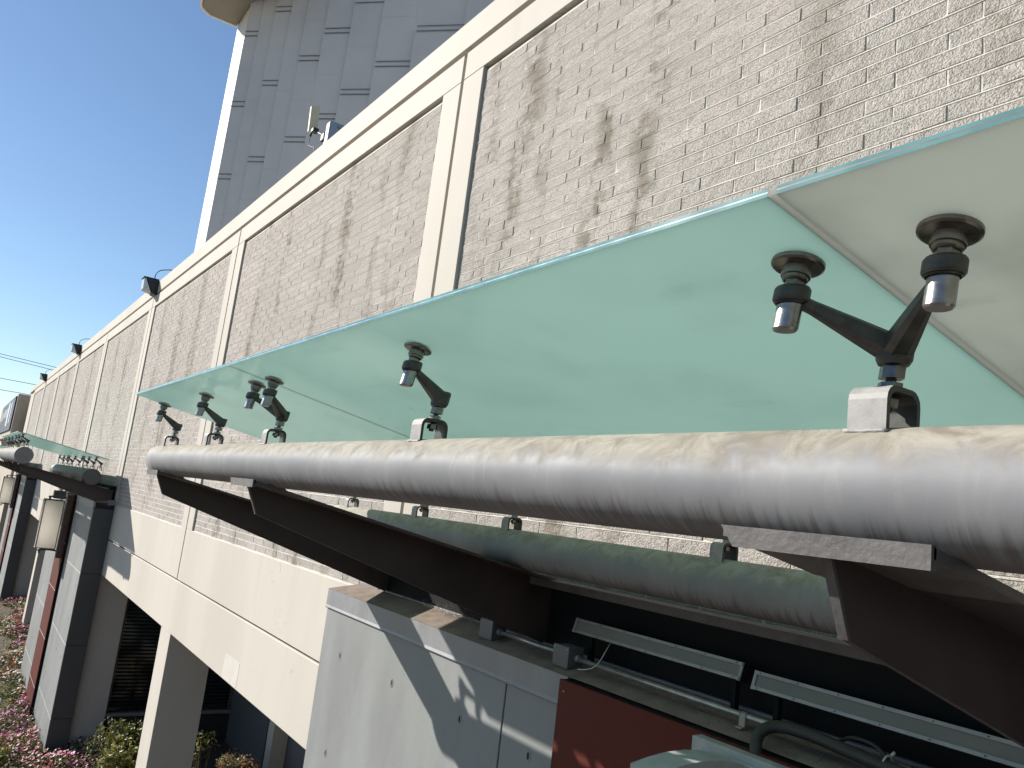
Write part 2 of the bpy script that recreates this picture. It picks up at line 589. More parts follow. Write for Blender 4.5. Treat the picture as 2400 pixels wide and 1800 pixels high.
def soil_mat():
    m, n, bs = nt_new('soil_and_mulch')
    p = pos(n)
    c = mixc(n, noise(n, p, 9, 6, 0.7), (0.05, 0.037, 0.025), (0.20, 0.155, 0.11))
    c = mixc(n, ramp(n, noise(n, p, 0.8, 4), 0.5, 0.65, 0, 0.7), c, (0.07, 0.07, 0.03))
    n.links.new(c, bs.inputs['Base Color'])
    bs.inputs['Roughness'].default_value = 0.95
    bump(n, bs, noise(n, p, 14, 6, 0.7), 0.9, 0.05)
    return m


M['soil'] = soil_mat()

# ------------------------------------------------------------------ ground
g = MB()
g.add([(-400, -400, -H), (400, -400, -H), (400, 400, -H), (-400, 400, -H)], [(0, 1, 2, 3)])
g.build('ground', M['soil'], kind='structure')
g = MB()
g.box(-90, 30, -14, -1.5, -H - 0.1, -H + 0.06)
g.build('path', simple('concrete_paving', (0.13, 0.095, 0.08), 0.85, var=0.2, scale=1.5, bmp=0.15), kind='structure')

# ------------------------------------------------------------------ the long building
W = 3.30
G0 = -6.50
PITCH = 7.56
ZT, ZG = 4.73, 4.38       # parapet top, groove under it
ZP1, ZP0 = 4.07, -0.80    # brick panel top, bottom
ZL = -1.62                # groove above the beam
ZB = -2.43                # beam soffit
bld = thing('store_building', (-30, W, -H), 'long cream building with recessed whitewashed brick panels running off behind the glass canopies', 'building')
NB = 8
XL = G0 - 7 * PITCH - 4.6
XR = G0 + 2 * PITCH
# parapet cap
mb = MB()
mb.bbox(XL, XR, W, W + 0.22, ZG + 0.035, ZT, 0.008)
mb.box(XL, XR, W + 0.22, 4.0, ZG - 0.2, ZT - 0.25)
mb.build('parapet_cap', M['cream'], bld)
mb = MB()
mb.box(XL, XR, W + 0.10, W + 0.30, ZL - 0.2, ZG + 0.1)
mb.build('backing_wall', M['cream'], bld)
mb = MB()
mb.box(XL, XR, 3.75, 20, ZB + 0.3, ZG + 0.2)
mb.build('roof_deck', M['cream'], bld)
mb = MB()
mb.bbox(XL - 14, XR, W, 4.12, ZB, ZL - 0.012, 0.008)
mb.build('floor_beam', M['cream'], bld)
mb = MB()
mb.box(XL - 14, XR, 4.12, 20, ZB + 0.05, ZB + 0.29)
mb.build('porch_soffit', M['bluegrey'], bld)

BR_L, BR_H = 0.404, 0.0891
J = 0.0082


def brick_mesh(vs, ln):
    """one split-face brick, front face broken into uneven facets; origin at its lower left on the mortar plane"""
    rng = random.Random(vs)
    mb = MB()
    h = BR_H - J
    nx = 4
    b = 0.004
    d = 0.0035
    front = []
    for j in range(2):
        for i in range(nx + 1):
            x = b + (ln - 2 * b) * i / nx
            z = b + (h - 2 * b) * j
            front.append((x + rng.uniform(-.002, .002), -d - rng.uniform(-.002, .003), z + rng.uniform(-.002, .002)))
    back = []
    for j in range(2):
        for i in range(nx + 1):
            back.append((ln * i / nx, 0.004, h * j))
    n1 = nx + 1
    fs = []
    for i in range(nx):
        fs.append((i, i + 1, n1 + i + 1, n1 + i))
        fs.append((2 * n1 + i, 2 * n1 + i + 1, i + 1, i))
        fs.append((n1 + i, n1 + i + 1, 3 * n1 + i + 1, 3 * n1 + i))
    fs.append((2 * n1, 0, n1, 3 * n1))
    fs.append((nx, 2 * n1 + nx, 3 * n1 + nx, n1 + nx))
    mb.add(front + back, fs)
    return mb


def project(x, y, z):
    a = sum(cx[i] * (x, y, z)[i] for i in range(3))
    b = sum(cy[i] * (x, y, z)[i] for i in range(3))
    c = sum(cz[i] * (x, y, z)[i] for i in range(3))
    if c < 0.05:
        return None
    return 1200 + 1900 * a / c, 900 + 1900 * b / c, c


YM = W + 0.034            # mortar plane
brick_list = []
for k in range(-7, 2):    # bay k spans groove G0+(k)*PITCH .. G0+(k+1)*PITCH
    gl, gr = G0 + k * PITCH, G0 + (k + 1) * PITCH
    if k == -7:
        gl += 0.0
    x0, x1 = gl + 0.385, gr - 0.375
    # precast frame panel of this bay
    mb = MB()
    t = 0.10
    gp = 0.024
    mb.bbox(gl + gp, gr - gp, W, W + t, ZP1, ZG - 0.02, 0.006)
    mb.bbox(gl + gp, x0, W, W + t, ZP0, ZP1 - 0.0005, 0.005)
    mb.bbox(x1, gr - gp, W, W + t, ZP0, ZP1 - 0.0005, 0.005)
    mb.bbox(gl + gp, gr - gp, W, W + t, ZL + 0.012, ZP0 - 0.0005, 0.006)
    mb.build('precast_panel', M['cream'], bld)
    mb = MB()
    mb.box(x0 + 0.004, x1 - 0.035, YM, W + 0.11, ZP0 + 0.002, ZP1 - 0.035)
    for r in range(int((ZP1 - 0.04 - ZP0) / BR_H) + 1):
        zz = ZP0 + 0.006 + r * BR_H - J
        a_, b_ = x0 + 0.005, x1 - 0.036
        yy = YM - 0.0046
        mb.add([(a_, YM + .002, zz - .002), (b_, YM + .002, zz - .002), (b_, yy, zz + .001), (a_, yy, zz + .001), (b_, yy, zz + J - .001), (a_, yy, zz + J - .001), (b_, YM + .002, zz + J + .002), (a_, YM + .002, zz + J + .002)],
               [(0, 1, 2, 3), (3, 2, 4, 5), (5, 4, 6, 7)])
    mb.build('mortar_bed', M['mortar'], bld)
    nrow = int((ZP1 - 0.04 - ZP0) / BR_H)
    xs, xe = x0 + 0.006, x1 - 0.037
    for r in range(nrow):
        z = ZP0 + 0.006 + r * BR_H
        off = (r % 2) * BR_L * 0.36 + random.uniform(-.012, .012)
        x = xs - off
        while x < xe - 0.03:
            a, b = max(x, xs), min(x + BR_L - J, xe)
            if b - a > 0.05:
                brick_list.append((k, a, b, z))
            x += BR_L
# which bricks show largest in the picture
scored = []
for i, (k, a, b, z) in enumerate(brick_list):
    q0 = project(a, W, z)
    q1 = project(b, W, z)
    q2 = project(a, W, z + BR_H)
    if not q0 or not q1 or not q2:
        continue
    xm, ym = (q0[0] + q1[0]) / 2, (q0[1] + q1[1]) / 2
    if not (-20 < xm < 2440 and -30 < ym < 1800):
        continue
    line = 925 + (xm - 309) * (264 - 925) / (2400 - 309)
    vis = ym < line + 10
    pipe_bot = 1146 + (xm - 700) * .125
    if xm > 830 and pipe_bot - 6 < ym < pipe_bot + 75 and xm < 1900:
        vis = True
    if not vis:
        continue
    scored.append((abs(q1[0] - q0[0]) * abs(q2[1] - q0[1]), i))
scored.sort(reverse=True)
single = set(i for _, i in scored[:292])
protos = {}
kid = random.Random(3)
for i in sorted(single):
    k, a, b, z = brick_list[i]
    ln = round((b - a) / 0.01) * 0.01
    key = (kid.randrange(4), ln)
    if key not in protos:
        protos[key] = brick_mesh(key[0] * 7 + 1, ln).mesh('brick', M['brick'])
    o = bpy.data.objects.new('brick', protos[key])
    C.objects.link(o)
    o.parent = bld
    o['_o'] = (0, 0, 0)
    O = bld['_o']
    o.location = (a - O[0], YM + kid.uniform(-.002, .002) - O[1], z - O[2])
for kk in range(-7, 2):
    mb = MB()
    for i, (k, a, b, z) in enumerate(brick_list):
        if k != kk or i in single:
            continue
        h = BR_H - J
        y = YM - 0.0035 + kid.uniform(-.002, .002)
        c = 0.005
        vs = [(a, YM + .004, z), (b, YM + .004, z), (b, YM + .004, z + h), (a, YM + .004, z + h),
              (a + c, y, z + c), (b - c, y, z + c), (b - c, y, z + h - c), (a + c, y, z + h - c)]
        mb.add(vs, [(4, 5, 6, 7), (0, 1, 5, 4), (1, 2, 6, 5), (2, 3, 7, 6), (3, 0, 4, 7)])
    mb.build('brick', M['brick_i'], bld, kind='stuff')

# columns and porch behind them
for k in range(-8, 2):
    xc = -14.22 + (k + 1) * PITCH
    mb = MB()
    mb.bbox(xc - 0.35, xc + 0.35, W + 0.012, 4.0, -H - 0.1, ZB + 0.002, 0.006)
    mb.build('column', M['cream'], bld)
XW = -21.62
mb = MB()
mb.box(XW - 0.3, XW, 4.0, 6.95, -H, -5.70)
mb.build('porch_plinth', M['darkbrick'], bld)
mb = MB()
mb.box(XW - 0.10, XW - 0.08, 4.0, 6.95, -5.62, ZB)
win = mb.build('porch_window', M['darkglass'], bld)
mb = MB()
mb.bbox(XW - 0.12, XW + 0.06, 4.0, 6.95, -5.70, -5.62, 0.004)
mb.build('sill', M['alu'], win)
mb = MB()
for yy in (4.02, 5.45, 6.88):
    mb.box(XW - 0.12, XW - 0.03, yy, yy + 0.06, -5.62, ZB - .01)
mb.build('mullion', M['lantern_frame'], win)
mb = MB()
z = -5.5
while z < ZB - 0.05:
    mb.add([(XW - 0.075, 4.1, z), (XW - 0.075, 6.9, z), (XW - 0.035, 6.9, z + 0.03), (XW - 0.035, 4.1, z + 0.03)], [(0, 1, 2, 3)])
    z += 0.085
mb.build('blind', M['blind'], win)
mb = MB()
mb.box(XW - 0.3, -18.8, 6.95, 7.2, -H, ZB)
mb.box(-17.8, 10, 6.95, 7.2, -H, ZB)
mb.build('porch_wall', M['bluegrey'], bld)
mb = MB()
mb.box(-18.8, -17.8, 7.0, 7.1, -H, -3.6)
dr = mb.build('door', M['door'], bld)
mb = MB()
mb.bbox(-18.7, -18.66, 6.93, 7.0, -5.5, -5.2, .004)
mb.build('handle', M['alu'], dr)
mb = MB()
mb.box(-18.8, -17.8, 7.0, 7.2, -3.6, ZB)
mb.bbox(-17.78, -17.45, 6.6, 6.94, -H, ZB, .006)
mb.build('door_surround', M['cream'], bld)
mb = MB()
mb.box(-60, XW - 0.3, 6.5, 6.7, -H, ZB)
mb.build('porch_wall', M['darkbrick'], bld)
mb = MB()
mb.box(-10.84, -10.20, W - 0.002, W + .01, -2.415, -2.12)
mb.build('paint_patch', simple('fresh_cream_paint', (0.55, 0.52, 0.465), 0.6, var=0.03), bld)

# ------------------------------------------------------------------ canopies
SL = 0.19                  # fall of the glass and of the bracket flanges towards the wall


def spider_double_or_single(parent, x, y, ztop, glass_z, double, R_pipe=None):
    """fitting that stands on the pipe and carries the glass; ztop = top of pipe, glass_z(y) = underside of the glass"""
    L = (x, y, ztop)
    o = MB()
    K = ((glass_z(y - 0.150) + SL * SL * ztop) / (1 + SL * SL) - ztop) / 0.31
    Z = lambda q: ztop + q * K
    # boss + arms (cast)
    yb = y
    yh = y - 0.150
    n = 14
    zg0 = (glass_z(yh) + SL * SL * ztop) / (1 + SL * SL)

    def lean(q):
        q.v = [(a, b + SL * max(0.0, c - ztop), c) for a, b, c in q.v]
        return q
    o.lathe((x, yb), [(0.0, Z(.118)), (.026, Z(.118)), (.031, Z(.128)), (.031, Z(.165)), (.027, Z(.172)), (0, Z(.172))], 18)
    for sx in ((-1, 1) if double else (0,)):
        xh = x + 0.014 + sx * 0.140
        # tapered arm: deep at the boss, slim at the hub
        A = Vector((x, yb, Z(.145)))
        B = Vector((xh, yh, Z(.232)))
        d = (B - A)
        side = Vector((d.y, -d.x, 0)).normalized()
        secs = []
        for tt, wd, dp in ((0.0, .028, .027), (0.35, .021, .021), (0.8, .011, .013), (0.97, .012, .013)):
            P = A + d * tt
            ring = []
            for a, b in ((-1, -.6), (-.5, -1), (.5, -1), (1, -.6), (1, .6), (.5, 1), (-.5, 1), (-1, .6)):
                ring.append(P + side * (a * wd) + Vector((0, 0, b * dp)))
            secs.append(ring)
        base = len(o.v)
        for rg in secs:
            o.v += [tuple(q) for q in rg]
        for i in range(3):
            for k in range(8):
                k2 = (k + 1) % 8
                o.f.append((base + i * 8 + k, base + i * 8 + k2, base + i * 8 + 8 + k2, base + i * 8 + 8 + k))
                o.m.append(0)
                o.sm.append(False)
        o.lathe((xh, yh), [(.0, Z(.220)), (.030, Z(.220)), (.033, Z(.225)), (.033, Z(.245)), (.030, Z(.250)), (0, Z(.250))], 20)
    arm = lean(o).build('spider_fitting', M['casting'], parent, loc=L)
    # U shaped clamp: profile in the Y-Z plane
    w, h, t, r = 0.051, 0.070, 0.010, 0.026
    outer = [(-w, -0.03), (-w, h - r)] + [(-w + r - r * cos(a), h - r + r * sin(a)) for a in (.4, .8, 1.2)] + [(-w + r, h), (w - r, h)] + [(w - r + r * sin(a), h - r + r * cos(a)) for a in (.4, .8, 1.2)] + [(w, h - r), (w, -0.03)]
    ri = r - .006
    wi, hi = w - t, h - t
    inner = [(-wi, -0.03), (-wi, hi - ri)] + [(-wi + ri - ri * cos(a), hi - ri + ri * sin(a)) for a in (.4, .8, 1.2)] + [(-wi + ri, hi), (wi - ri, hi)] + [(wi - ri + ri * sin(a), hi - ri + ri * cos(a)) for a in (.4, .8, 1.2)] + [(wi, hi - ri), (wi, -0.03)]
    q = MB()
    N = len(outer)
    vs = []
    for xx in (x - .036, x + .036):
        vs += [(xx, y + p[0], ztop + p[1]) for p in outer] + [(xx, y + p[0], ztop + p[1]) for p in inner]
    fs = []
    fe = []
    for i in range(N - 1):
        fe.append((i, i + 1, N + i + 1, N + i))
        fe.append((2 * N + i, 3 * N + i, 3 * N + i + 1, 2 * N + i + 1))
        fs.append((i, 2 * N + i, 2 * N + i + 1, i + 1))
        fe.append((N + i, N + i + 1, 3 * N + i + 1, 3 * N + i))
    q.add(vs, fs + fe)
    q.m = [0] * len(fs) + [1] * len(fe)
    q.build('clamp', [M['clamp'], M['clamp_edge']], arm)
    # weld beads where the clamp feet meet the pipe
    q = MB()
    for yy in (y - w - .002, y + w + .002):
        pts = [(x - .04 + .08 * i / 8, yy + random.uniform(-.001, .001), ztop - (.0 if R_pipe is None else R_pipe - sqrt(max(0, R_pipe ** 2 - w ** 2))) + random.uniform(-.001, .001)) for i in range(9)]
        q.tube(pts, [.004 + random.uniform(-.001, .0015) for _ in range(9)], 6)
    q.build('weld', M['clamp'], arm, kind='stuff')
    q = MB()
    q.lathe((x, y), [(0, Z(.030)), (.009, Z(.030)), (.009, Z(.16))], 10)
    lean(q).build('bolt', M['rod'], arm)
    for z0, z1, rr in ((.066, .084, .021), (.092, .114, .022), (.038, .054, .018)):
        q = MB()
        q.lathe((x, y), [(0, Z(z0)), (rr, Z(z0)), (rr, Z(z1)), (0, Z(z1))], hexa=True)
        lean(q).build('nut', M['fitting'], arm)
    for sx in ((-1, 1) if double else (0,)):
        xh = x + 0.014 + sx * 0.140
        zg = zg0 - .008
        q = MB()
        q.lathe((xh, yh), [(0, Z(.164)), (.020, Z(.164)), (.023, Z(.168)), (.023, Z(.219)), (0, Z(.219))], 22)
        lean(q).build('end_cap', M['capsteel'], arm)
        q = MB()
        q.lathe((xh, yh), [(.026, Z(.216)), (.029, Z(.219)), (.026, Z(.2205))], 20)
        lean(q).build('washer', M['rod'], arm)
        q = MB()
        q.lathe((xh, yh), [(.019, Z(.250)), (.019, Z(.266)), (0, Z(.266))], hexa=True)
        lean(q).build('nut', M['fitting'], arm)
        q = MB()
        q.lathe((xh, yh), [(.010, Z(.266)), (.010, zg - .03)], 12)
        lean(q).build('threaded_rod', M['rod'], arm)
        q = MB()
        q.lathe((xh, yh), [(0, zg - .040), (.020, zg - .040), (.0235, zg - .037), (.0235, zg - .031), (.027, zg - .030), (.027, zg - .014), (.044, zg - .011), (.0485, zg - .008), (.049, zg - .006), (.049, zg - .0015), (0, zg - .0015)], 26, tilt=SL)
        lean(q).build('disc', M['fitting'], arm)
        q = MB()
        q.lathe((xh, yh), [(.034, zg + .0155), (.034, zg + .020), (.028, zg + .023), (0, zg + .023)], 20, tilt=SL)
        lean(q).build('top_cap', M['fitting'], arm)
    return arm


def canopy(xc, label, big):
    """xc = centre along the wall"""
    cn = thing('glass_canopy', (xc, 2.2, -0.8), label, 'canopy', 'glass canopies over the entrances')
    xl, xr = xc - 4.17, xc + 4.17
    Yg, Zg = 1.02, 0.575
    Yi = 2.93
    gz = lambda y: Zg - SL * (y - Yg)
    T = 0.015
    cuts = [xl, xc - 1.64, xc + 1.61, xr]
    for i in range(3):
        a, b = cuts[i] + (0.009 if i else 0), cuts[i + 1] - (0.009 if i < 2 else 0)
        mb = MB()
        mt = M['glass2'] if (i == 2 and not big) else M['glass']
        # bottom, top, and teal ground edges
        v = [(a, Yg, gz(Yg)), (b, Yg, gz(Yg)), (b, Yi, gz(Yi)), (a, Yi, gz(Yi)),
             (a, Yg, gz(Yg) + T), (b, Yg, gz(Yg) + T), (b, Yi, gz(Yi) + T), (a, Yi, gz(Yi) + T)]
        mb.add(v, [(0, 3, 2, 1), (4, 5, 6, 7)], 0)
        # laminated edge: two glass layers with the interlayer showing as a thin line
        for f0, f1, mi in ((0, .42, 1), (.42, .58, 2), (.58, 1, 1)):
            lo = [(q[0], q[1], q[2] + T * f0) for q in v[:4]]
            hi = [(q[0], q[1], q[2] + T * f1) for q in v[:4]]
            mb.add(lo + hi, [(0, 1, 5, 4), (1, 2, 6, 5), (2, 3, 7, 6), (3, 0, 4, 7)], mi)
        pn = mb.build('glass_panel', [mt, M['glass_edge'], M['grime'] if i == 2 and not big else M['interlayer']], cn)
        if i == 2 and not big:
            pn['label'] = 'greyer dusty glass panel'
    for i in (1, 2):
        mb = MB()
        x = cuts[i]
        mb.add([(x - .0088, Yg, gz(Yg) + .0005), (x + .0088, Yg, gz(Yg) + .0005), (x + .0088, Yi, gz(Yi) + .0005), (x - .0088, Yi, gz(Yi) + .0005),
                (x - .0088, Yg, gz(Yg) + .013), (x + .0088, Yg, gz(Yg) + .013), (x + .0088, Yi, gz(Yi) + .013), (x - .0088, Yi, gz(Yi) + .013)],
               [(0, 3, 2, 1), (4, 5, 6, 7), (0, 1, 5, 4), (2, 3, 7, 6)])
        mb.build('silicone_joint', M['silicone'], cn)
    if big:
        P1, P2, R = (1.23, 0.08), (2.66, -0.22), 0.185
        tip_lo, depth = -0.30, 0.42
    else:
        P1, P2, R = (1.305, 0.120), (2.83, -0.171), 0.110
    pl = xc - 4.31 if not big else xc - 4.15
    pr = xc + 4.31 if not big else xc + 4.15
    for (py, pz) in (P1, P2):
        mb = MB()
        n = 64
        xs = [pl + (pr - pl) * i / 40 for i in range(41)]
        mb.tube([(x, py, pz) for x in xs], R, n)
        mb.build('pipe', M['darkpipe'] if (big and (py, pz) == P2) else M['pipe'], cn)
    # brackets: T section, flange under the pipes, tapering web
    fz = lambda y: P1[1] - R * 1.02 - SL * (y - P1[0])
    for dx in (-3.84, -1.62, 1.62, 3.84):
        x = xc + dx
        y0, y1 = 1.178, 3.20
        tk = 0.014
        mb = MB()
        ys = [1.46, y1]
        v = []
        for y in ys:
            for xx in (x - .1925, x + .1925):
                for zz in (fz(y) - tk, fz(y)):
                    v.append((xx, y, zz))
        mb.add(v, [(0, 1, 3, 2), (4, 6, 7, 5), (0, 4, 5, 1), (2, 3, 7, 6), (0, 2, 6, 4), (1, 5, 7, 3)])
        flange = mb.build('bracket', M['dark_steel'], cn)
        mb = MB()
        v = []
        for y in (y0, 1.4595):
            for xx in (x - .195, x + .195):
                for zz in (fz(y) - tk - .002, fz(y) + .001):
                    v.append((xx, y, zz))
        mb.add(v, [(0, 1, 3, 2), (4, 6, 7, 5), (0, 4, 5, 1), (2, 3, 7, 6), (0, 2, 6, 4), (1, 5, 7, 3)])
        zt = fz(y0)
        mb.prism([(x - .195, zt + .004), (x - .165, zt - .033), (x + .195, zt - .033), (x + .195, zt + .004)], 'y', y0 - .008, y0 + .006)
        mb.build('tip_plate', M['plate'], flange)
        w0 = 0.008
        drop = 0.0 if not big else 0.14
        poly = [(1.205, fz(1.205) - tk), (1.270, -0.131 - drop), (1.290, -0.137 - drop), (3.2, -0.133 - drop - 0.3155 * 1.922), (3.2, fz(3.2) - tk)]
        mb = MB()
        mb.prism(poly, 'x', x - w0, x + w0)
        mb.build('web', M['dark_steel'], flange)
        # raw steel face along the cut front edge of the web
        mb = MB()
        e0, e1 = poly[0], poly[1]
        mb.add([(x - w0 - .0012, e0[0] - .004, e0[1]), (x + w0 + .0012, e0[0] - .004, e0[1]), (x + w0 + .0012, e1[0] - .004, e1[1]), (x - w0 - .0012, e1[0] - .004, e1[1]),
                (x - w0 - .0012, e0[0] + .004, e0[1]), (x + w0 + .0012, e0[0] + .004, e0[1]), (x + w0 + .0012, e1[0] + .004, e1[1]), (x - w0 - .0012, e1[0] + .004, e1[1])],
               [(0, 1, 2, 3), (0, 4, 5, 1), (1, 5, 6, 2), (2, 6, 7, 3), (3, 7, 4, 0)])
        mb.build('edge_plate', M['plate'], flange)
        # welded saddles under each pipe
        for (py, pz) in (P1, P2):
            mb = MB()
            pts = [(py - .10, fz(py - .10) - .001)] + [(py + R * sin(a), pz - R * cos(a)) for a in (-.55, -.3, 0, .3, .55)] + [(py + .10, fz(py + .10) - .001)]
            mb.prism(pts, 'x', x - .05, x + .05)
            mb.build('saddle', M['plate'], flange)
    # steel channel tying the bracket roots below the inner pipe
    mb = MB()
    zc = -0.325 if not big else -0.45
    mb.bbox(xc - 3.7, xc + 3.78, 2.985, 3.11, zc - .045, zc, .003)
    mb.build('tie_channel', M['plate'], cn)
    for dx, dbl in ((-4.07, 0), (-2.83, 0), (-1.65, 1), (0, 0), (1.65, 1), (2.83, 0), (4.07, 0)):
        spider_double_or_single(cn, xc + dx, P1[0], P1[1] + R, gz, dbl, R)
        spider_double_or_single(cn, xc + dx, P2[0] if not big else 2.78, P2[1] + R, gz, dbl, R)
    return cn


STEP = 22.67
XC = -2.45
canopy(XC, 'nearest green glass canopy on long steel pipes, crossing the middle of the view', False)
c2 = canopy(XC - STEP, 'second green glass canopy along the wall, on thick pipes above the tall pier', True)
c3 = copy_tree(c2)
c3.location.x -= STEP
c3['label'] = 'farthest canopy, mostly hidden behind the pipes of the second one at the left edge'


# ------------------------------------------------------------------ piers
def pier(xc, label, holes):
    Yf = 2.85
    xl, xr = xc - 4.15, xc + 4.0
    rl, rr = xc - 0.83, xc + 0.78
    pr = thing('pier', (xc, 3.0, -H), label, 'pier', 'grey panelled piers under the canopies')
    ZC = -0.775
    # sheet clad body in courses
    zs = [-0.93, -2.43, -4.04, -5.64, -H - .05]
    mb = MB()
    mb.box(xl + .02, xr - .02, Yf + .02, W - .003, -H - .1, ZC - .02)
    mb.build('core', M['hole'], pr)
    for (a, b) in ((xl, rl - .01), (rr + .01, xr)):
        cuts = [a, b]
        for z1, z0 in zip(zs[:-1], zs[1:]):
            top = (z1 == zs[0])
            cc = [a, (b - .56 if a == xl else a + .56), b]
            for i in range(2):
                p = MB()
                p.bbox(cc[i] + (.008 if i else 0), cc[i + 1] - (.008 if i == 0 else 0), Yf, Yf + .018, z0 + .012, z1, .002)
                po = p.build('cladding_panel', M['pier'], pr)
                if holes:
                    # recessed tie holes
                    for hx in ((cc[i] + .40, cc[i] + 1.35, cc[i] + 2.3) if (cc[i + 1] - cc[i]) > 1 else (cc[i] + .28,)):
                        for hz in (z1 - .32, z1 - 1.07):
                            if hz < z0 + .1:
                                continue
                            h = MB()
                            n = 14
                            ring = [(hx + .020 * cos(2 * pi * q / n), hz + .030 * sin(2 * pi * q / n)) for q in range(n)]
                            rin = [(hx + .012 * cos(2 * pi * q / n), hz + .021 * sin(2 * pi * q / n)) for q in range(n)]
                            vs = [(c_[0], Yf - .003, c_[1]) for c_ in ring] + [(c_[0], Yf - .0032, c_[1]) for c_ in rin] 
                            h.add(vs, [(q, (q + 1) % n, n + (q + 1) % n, n + q) for q in range(n)], 0)
                            h.add([(c_[0], Yf - .0024, c_[1]) for c_ in rin], [tuple(range(n))], 1)
                            h.build('tie_hole', [M['pier_cap'], M['hole']], po)
            # pale joint line between courses
            if z0 > -H:
                p = MB()
                p.box(a, b, Yf + .004, Yf + .016, z0 - .0005, z0 + .0125)
                p.build('joint_strip', M['joint'], pr)
    for xs in (xl, xr):
        for z1, z0 in zip(zs[:-1], zs[1:]):
            p = MB()
            a, b = (xs - .001, xs + .017) if xs == xl else (xs - .017, xs + .001)
            p.box(a, b, Yf + .0185, W - .002, z0 + .012, z1)
            p.build('side_panel', simple_dark, pr)
    # coping: face, lip and sloping dusty top
    for (a, b) in ((xl - .01, rl - .012), (rr + .012, xr + .01)):
        p = MB()
        p.box(a, b, Yf - .012, Yf + .03, -0.915, ZC)
        p.add([(a, Yf - .012, -0.905), (b, Yf - .012, -0.905), (b, Yf - .018, -0.924), (a, Yf - .018, -0.924), (a, Yf - .012, -.932), (b, Yf - .012, -.932)],
              [(0, 1, 2, 3), (3, 2, 5, 4)])
        p.build('coping', M['pier_cap'], pr)
    p = MB()
    p.add([(xl - .01, Yf - .012, ZC + .0015), (xr + .01, Yf - .012, ZC + .0015), (xr + .01, 3.13, ZC + .055), (xl - .01, 3.13, ZC + .055),
           (xl - .01, Yf - .012, ZC - .01), (xr + .01, Yf - .012, ZC - .01), (xr + .01, 3.13, ZC - .01), (xl - .01, 3.13, ZC - .01)],
          [(0, 1, 2, 3), (0, 3, 7, 4), (1, 5, 6, 2), (2, 6, 7, 3)])
    p.build('ledge', M['shelf'], pr)
    p = MB()
    p.bbox(xl - .01, xl + .35, 3.125, 3.145, ZC + .03, ZC + .075, .003)
    p.bbox(xl - .01, xr + .01, 3.135, W - .002, ZC - .05, ZC + .065, .003)
    p.build('upstand', M['pier_cap'], pr)
    # black recess panel behind the lights
    p = MB()
    p.box(xl + .45, xr - .3, 3.16, W - .004, ZC + .066, -0.385)
    p.build('back_panel', M['black'], pr)
    # raised red strip with its black return faces
    p = MB()
    p.box(rl + .004, rr - .004, Yf - .055, Yf + .01, -H - .05, ZC - .006)
    p.build('return_face', M['black'], pr)
    cuts = [ZC - .006, -2.05, -3.27, -4.5, -5.72, -H - .05]
    for z1, z0 in zip(cuts[:-1], cuts[1:]):
        xs = [rl, rl + 1.02, rr] if z1 == cuts[0] else [rl, rr]
        for a, b in zip(xs[:-1], xs[1:]):
            p = MB()
            p.bbox(a + (.0015 if a != rl else 0), b - (.0015 if b != rr else 0), Yf - .075, Yf - .0555, z0 + .010, z1, .0015)
            rp = p.build('red_panel', M['red'], pr)
            p = MB()
            for sxx in (a + .05, b - .05):
                p.lathe((sxx, Yf - .078), [(0, z1 - .055), (.008, z1 - .055), (.008, z1 - .047), (0, z1 - .047)], 8)
            p.build('screw', M['alu'], rp)
        if z0 > -H:
            p = MB()
            p.box(rl, rr, Yf - .078, Yf - .060, z0, z0 + .0095)
            p.build('joint_strip', M['joint'], pr)
    return pr


simple_dark = simple('shade_toned_side_cladding', (0.065, 0.068, 0.067), 0.6, var=0.08, scale=1.5)  # pier cladding for the side faces, their shade put into the colour
PX = XC - 0.14
pier(PX, 'nearest grey pier with dark red middle strip and electrical boxes on its dusty ledge', True)
pier(PX - STEP, 'tall grey and red pier standing in the flower bed under the second canopy', True)
pier(PX - 2 * STEP, 'farthest grey and red pier, at the left edge of the view', False)


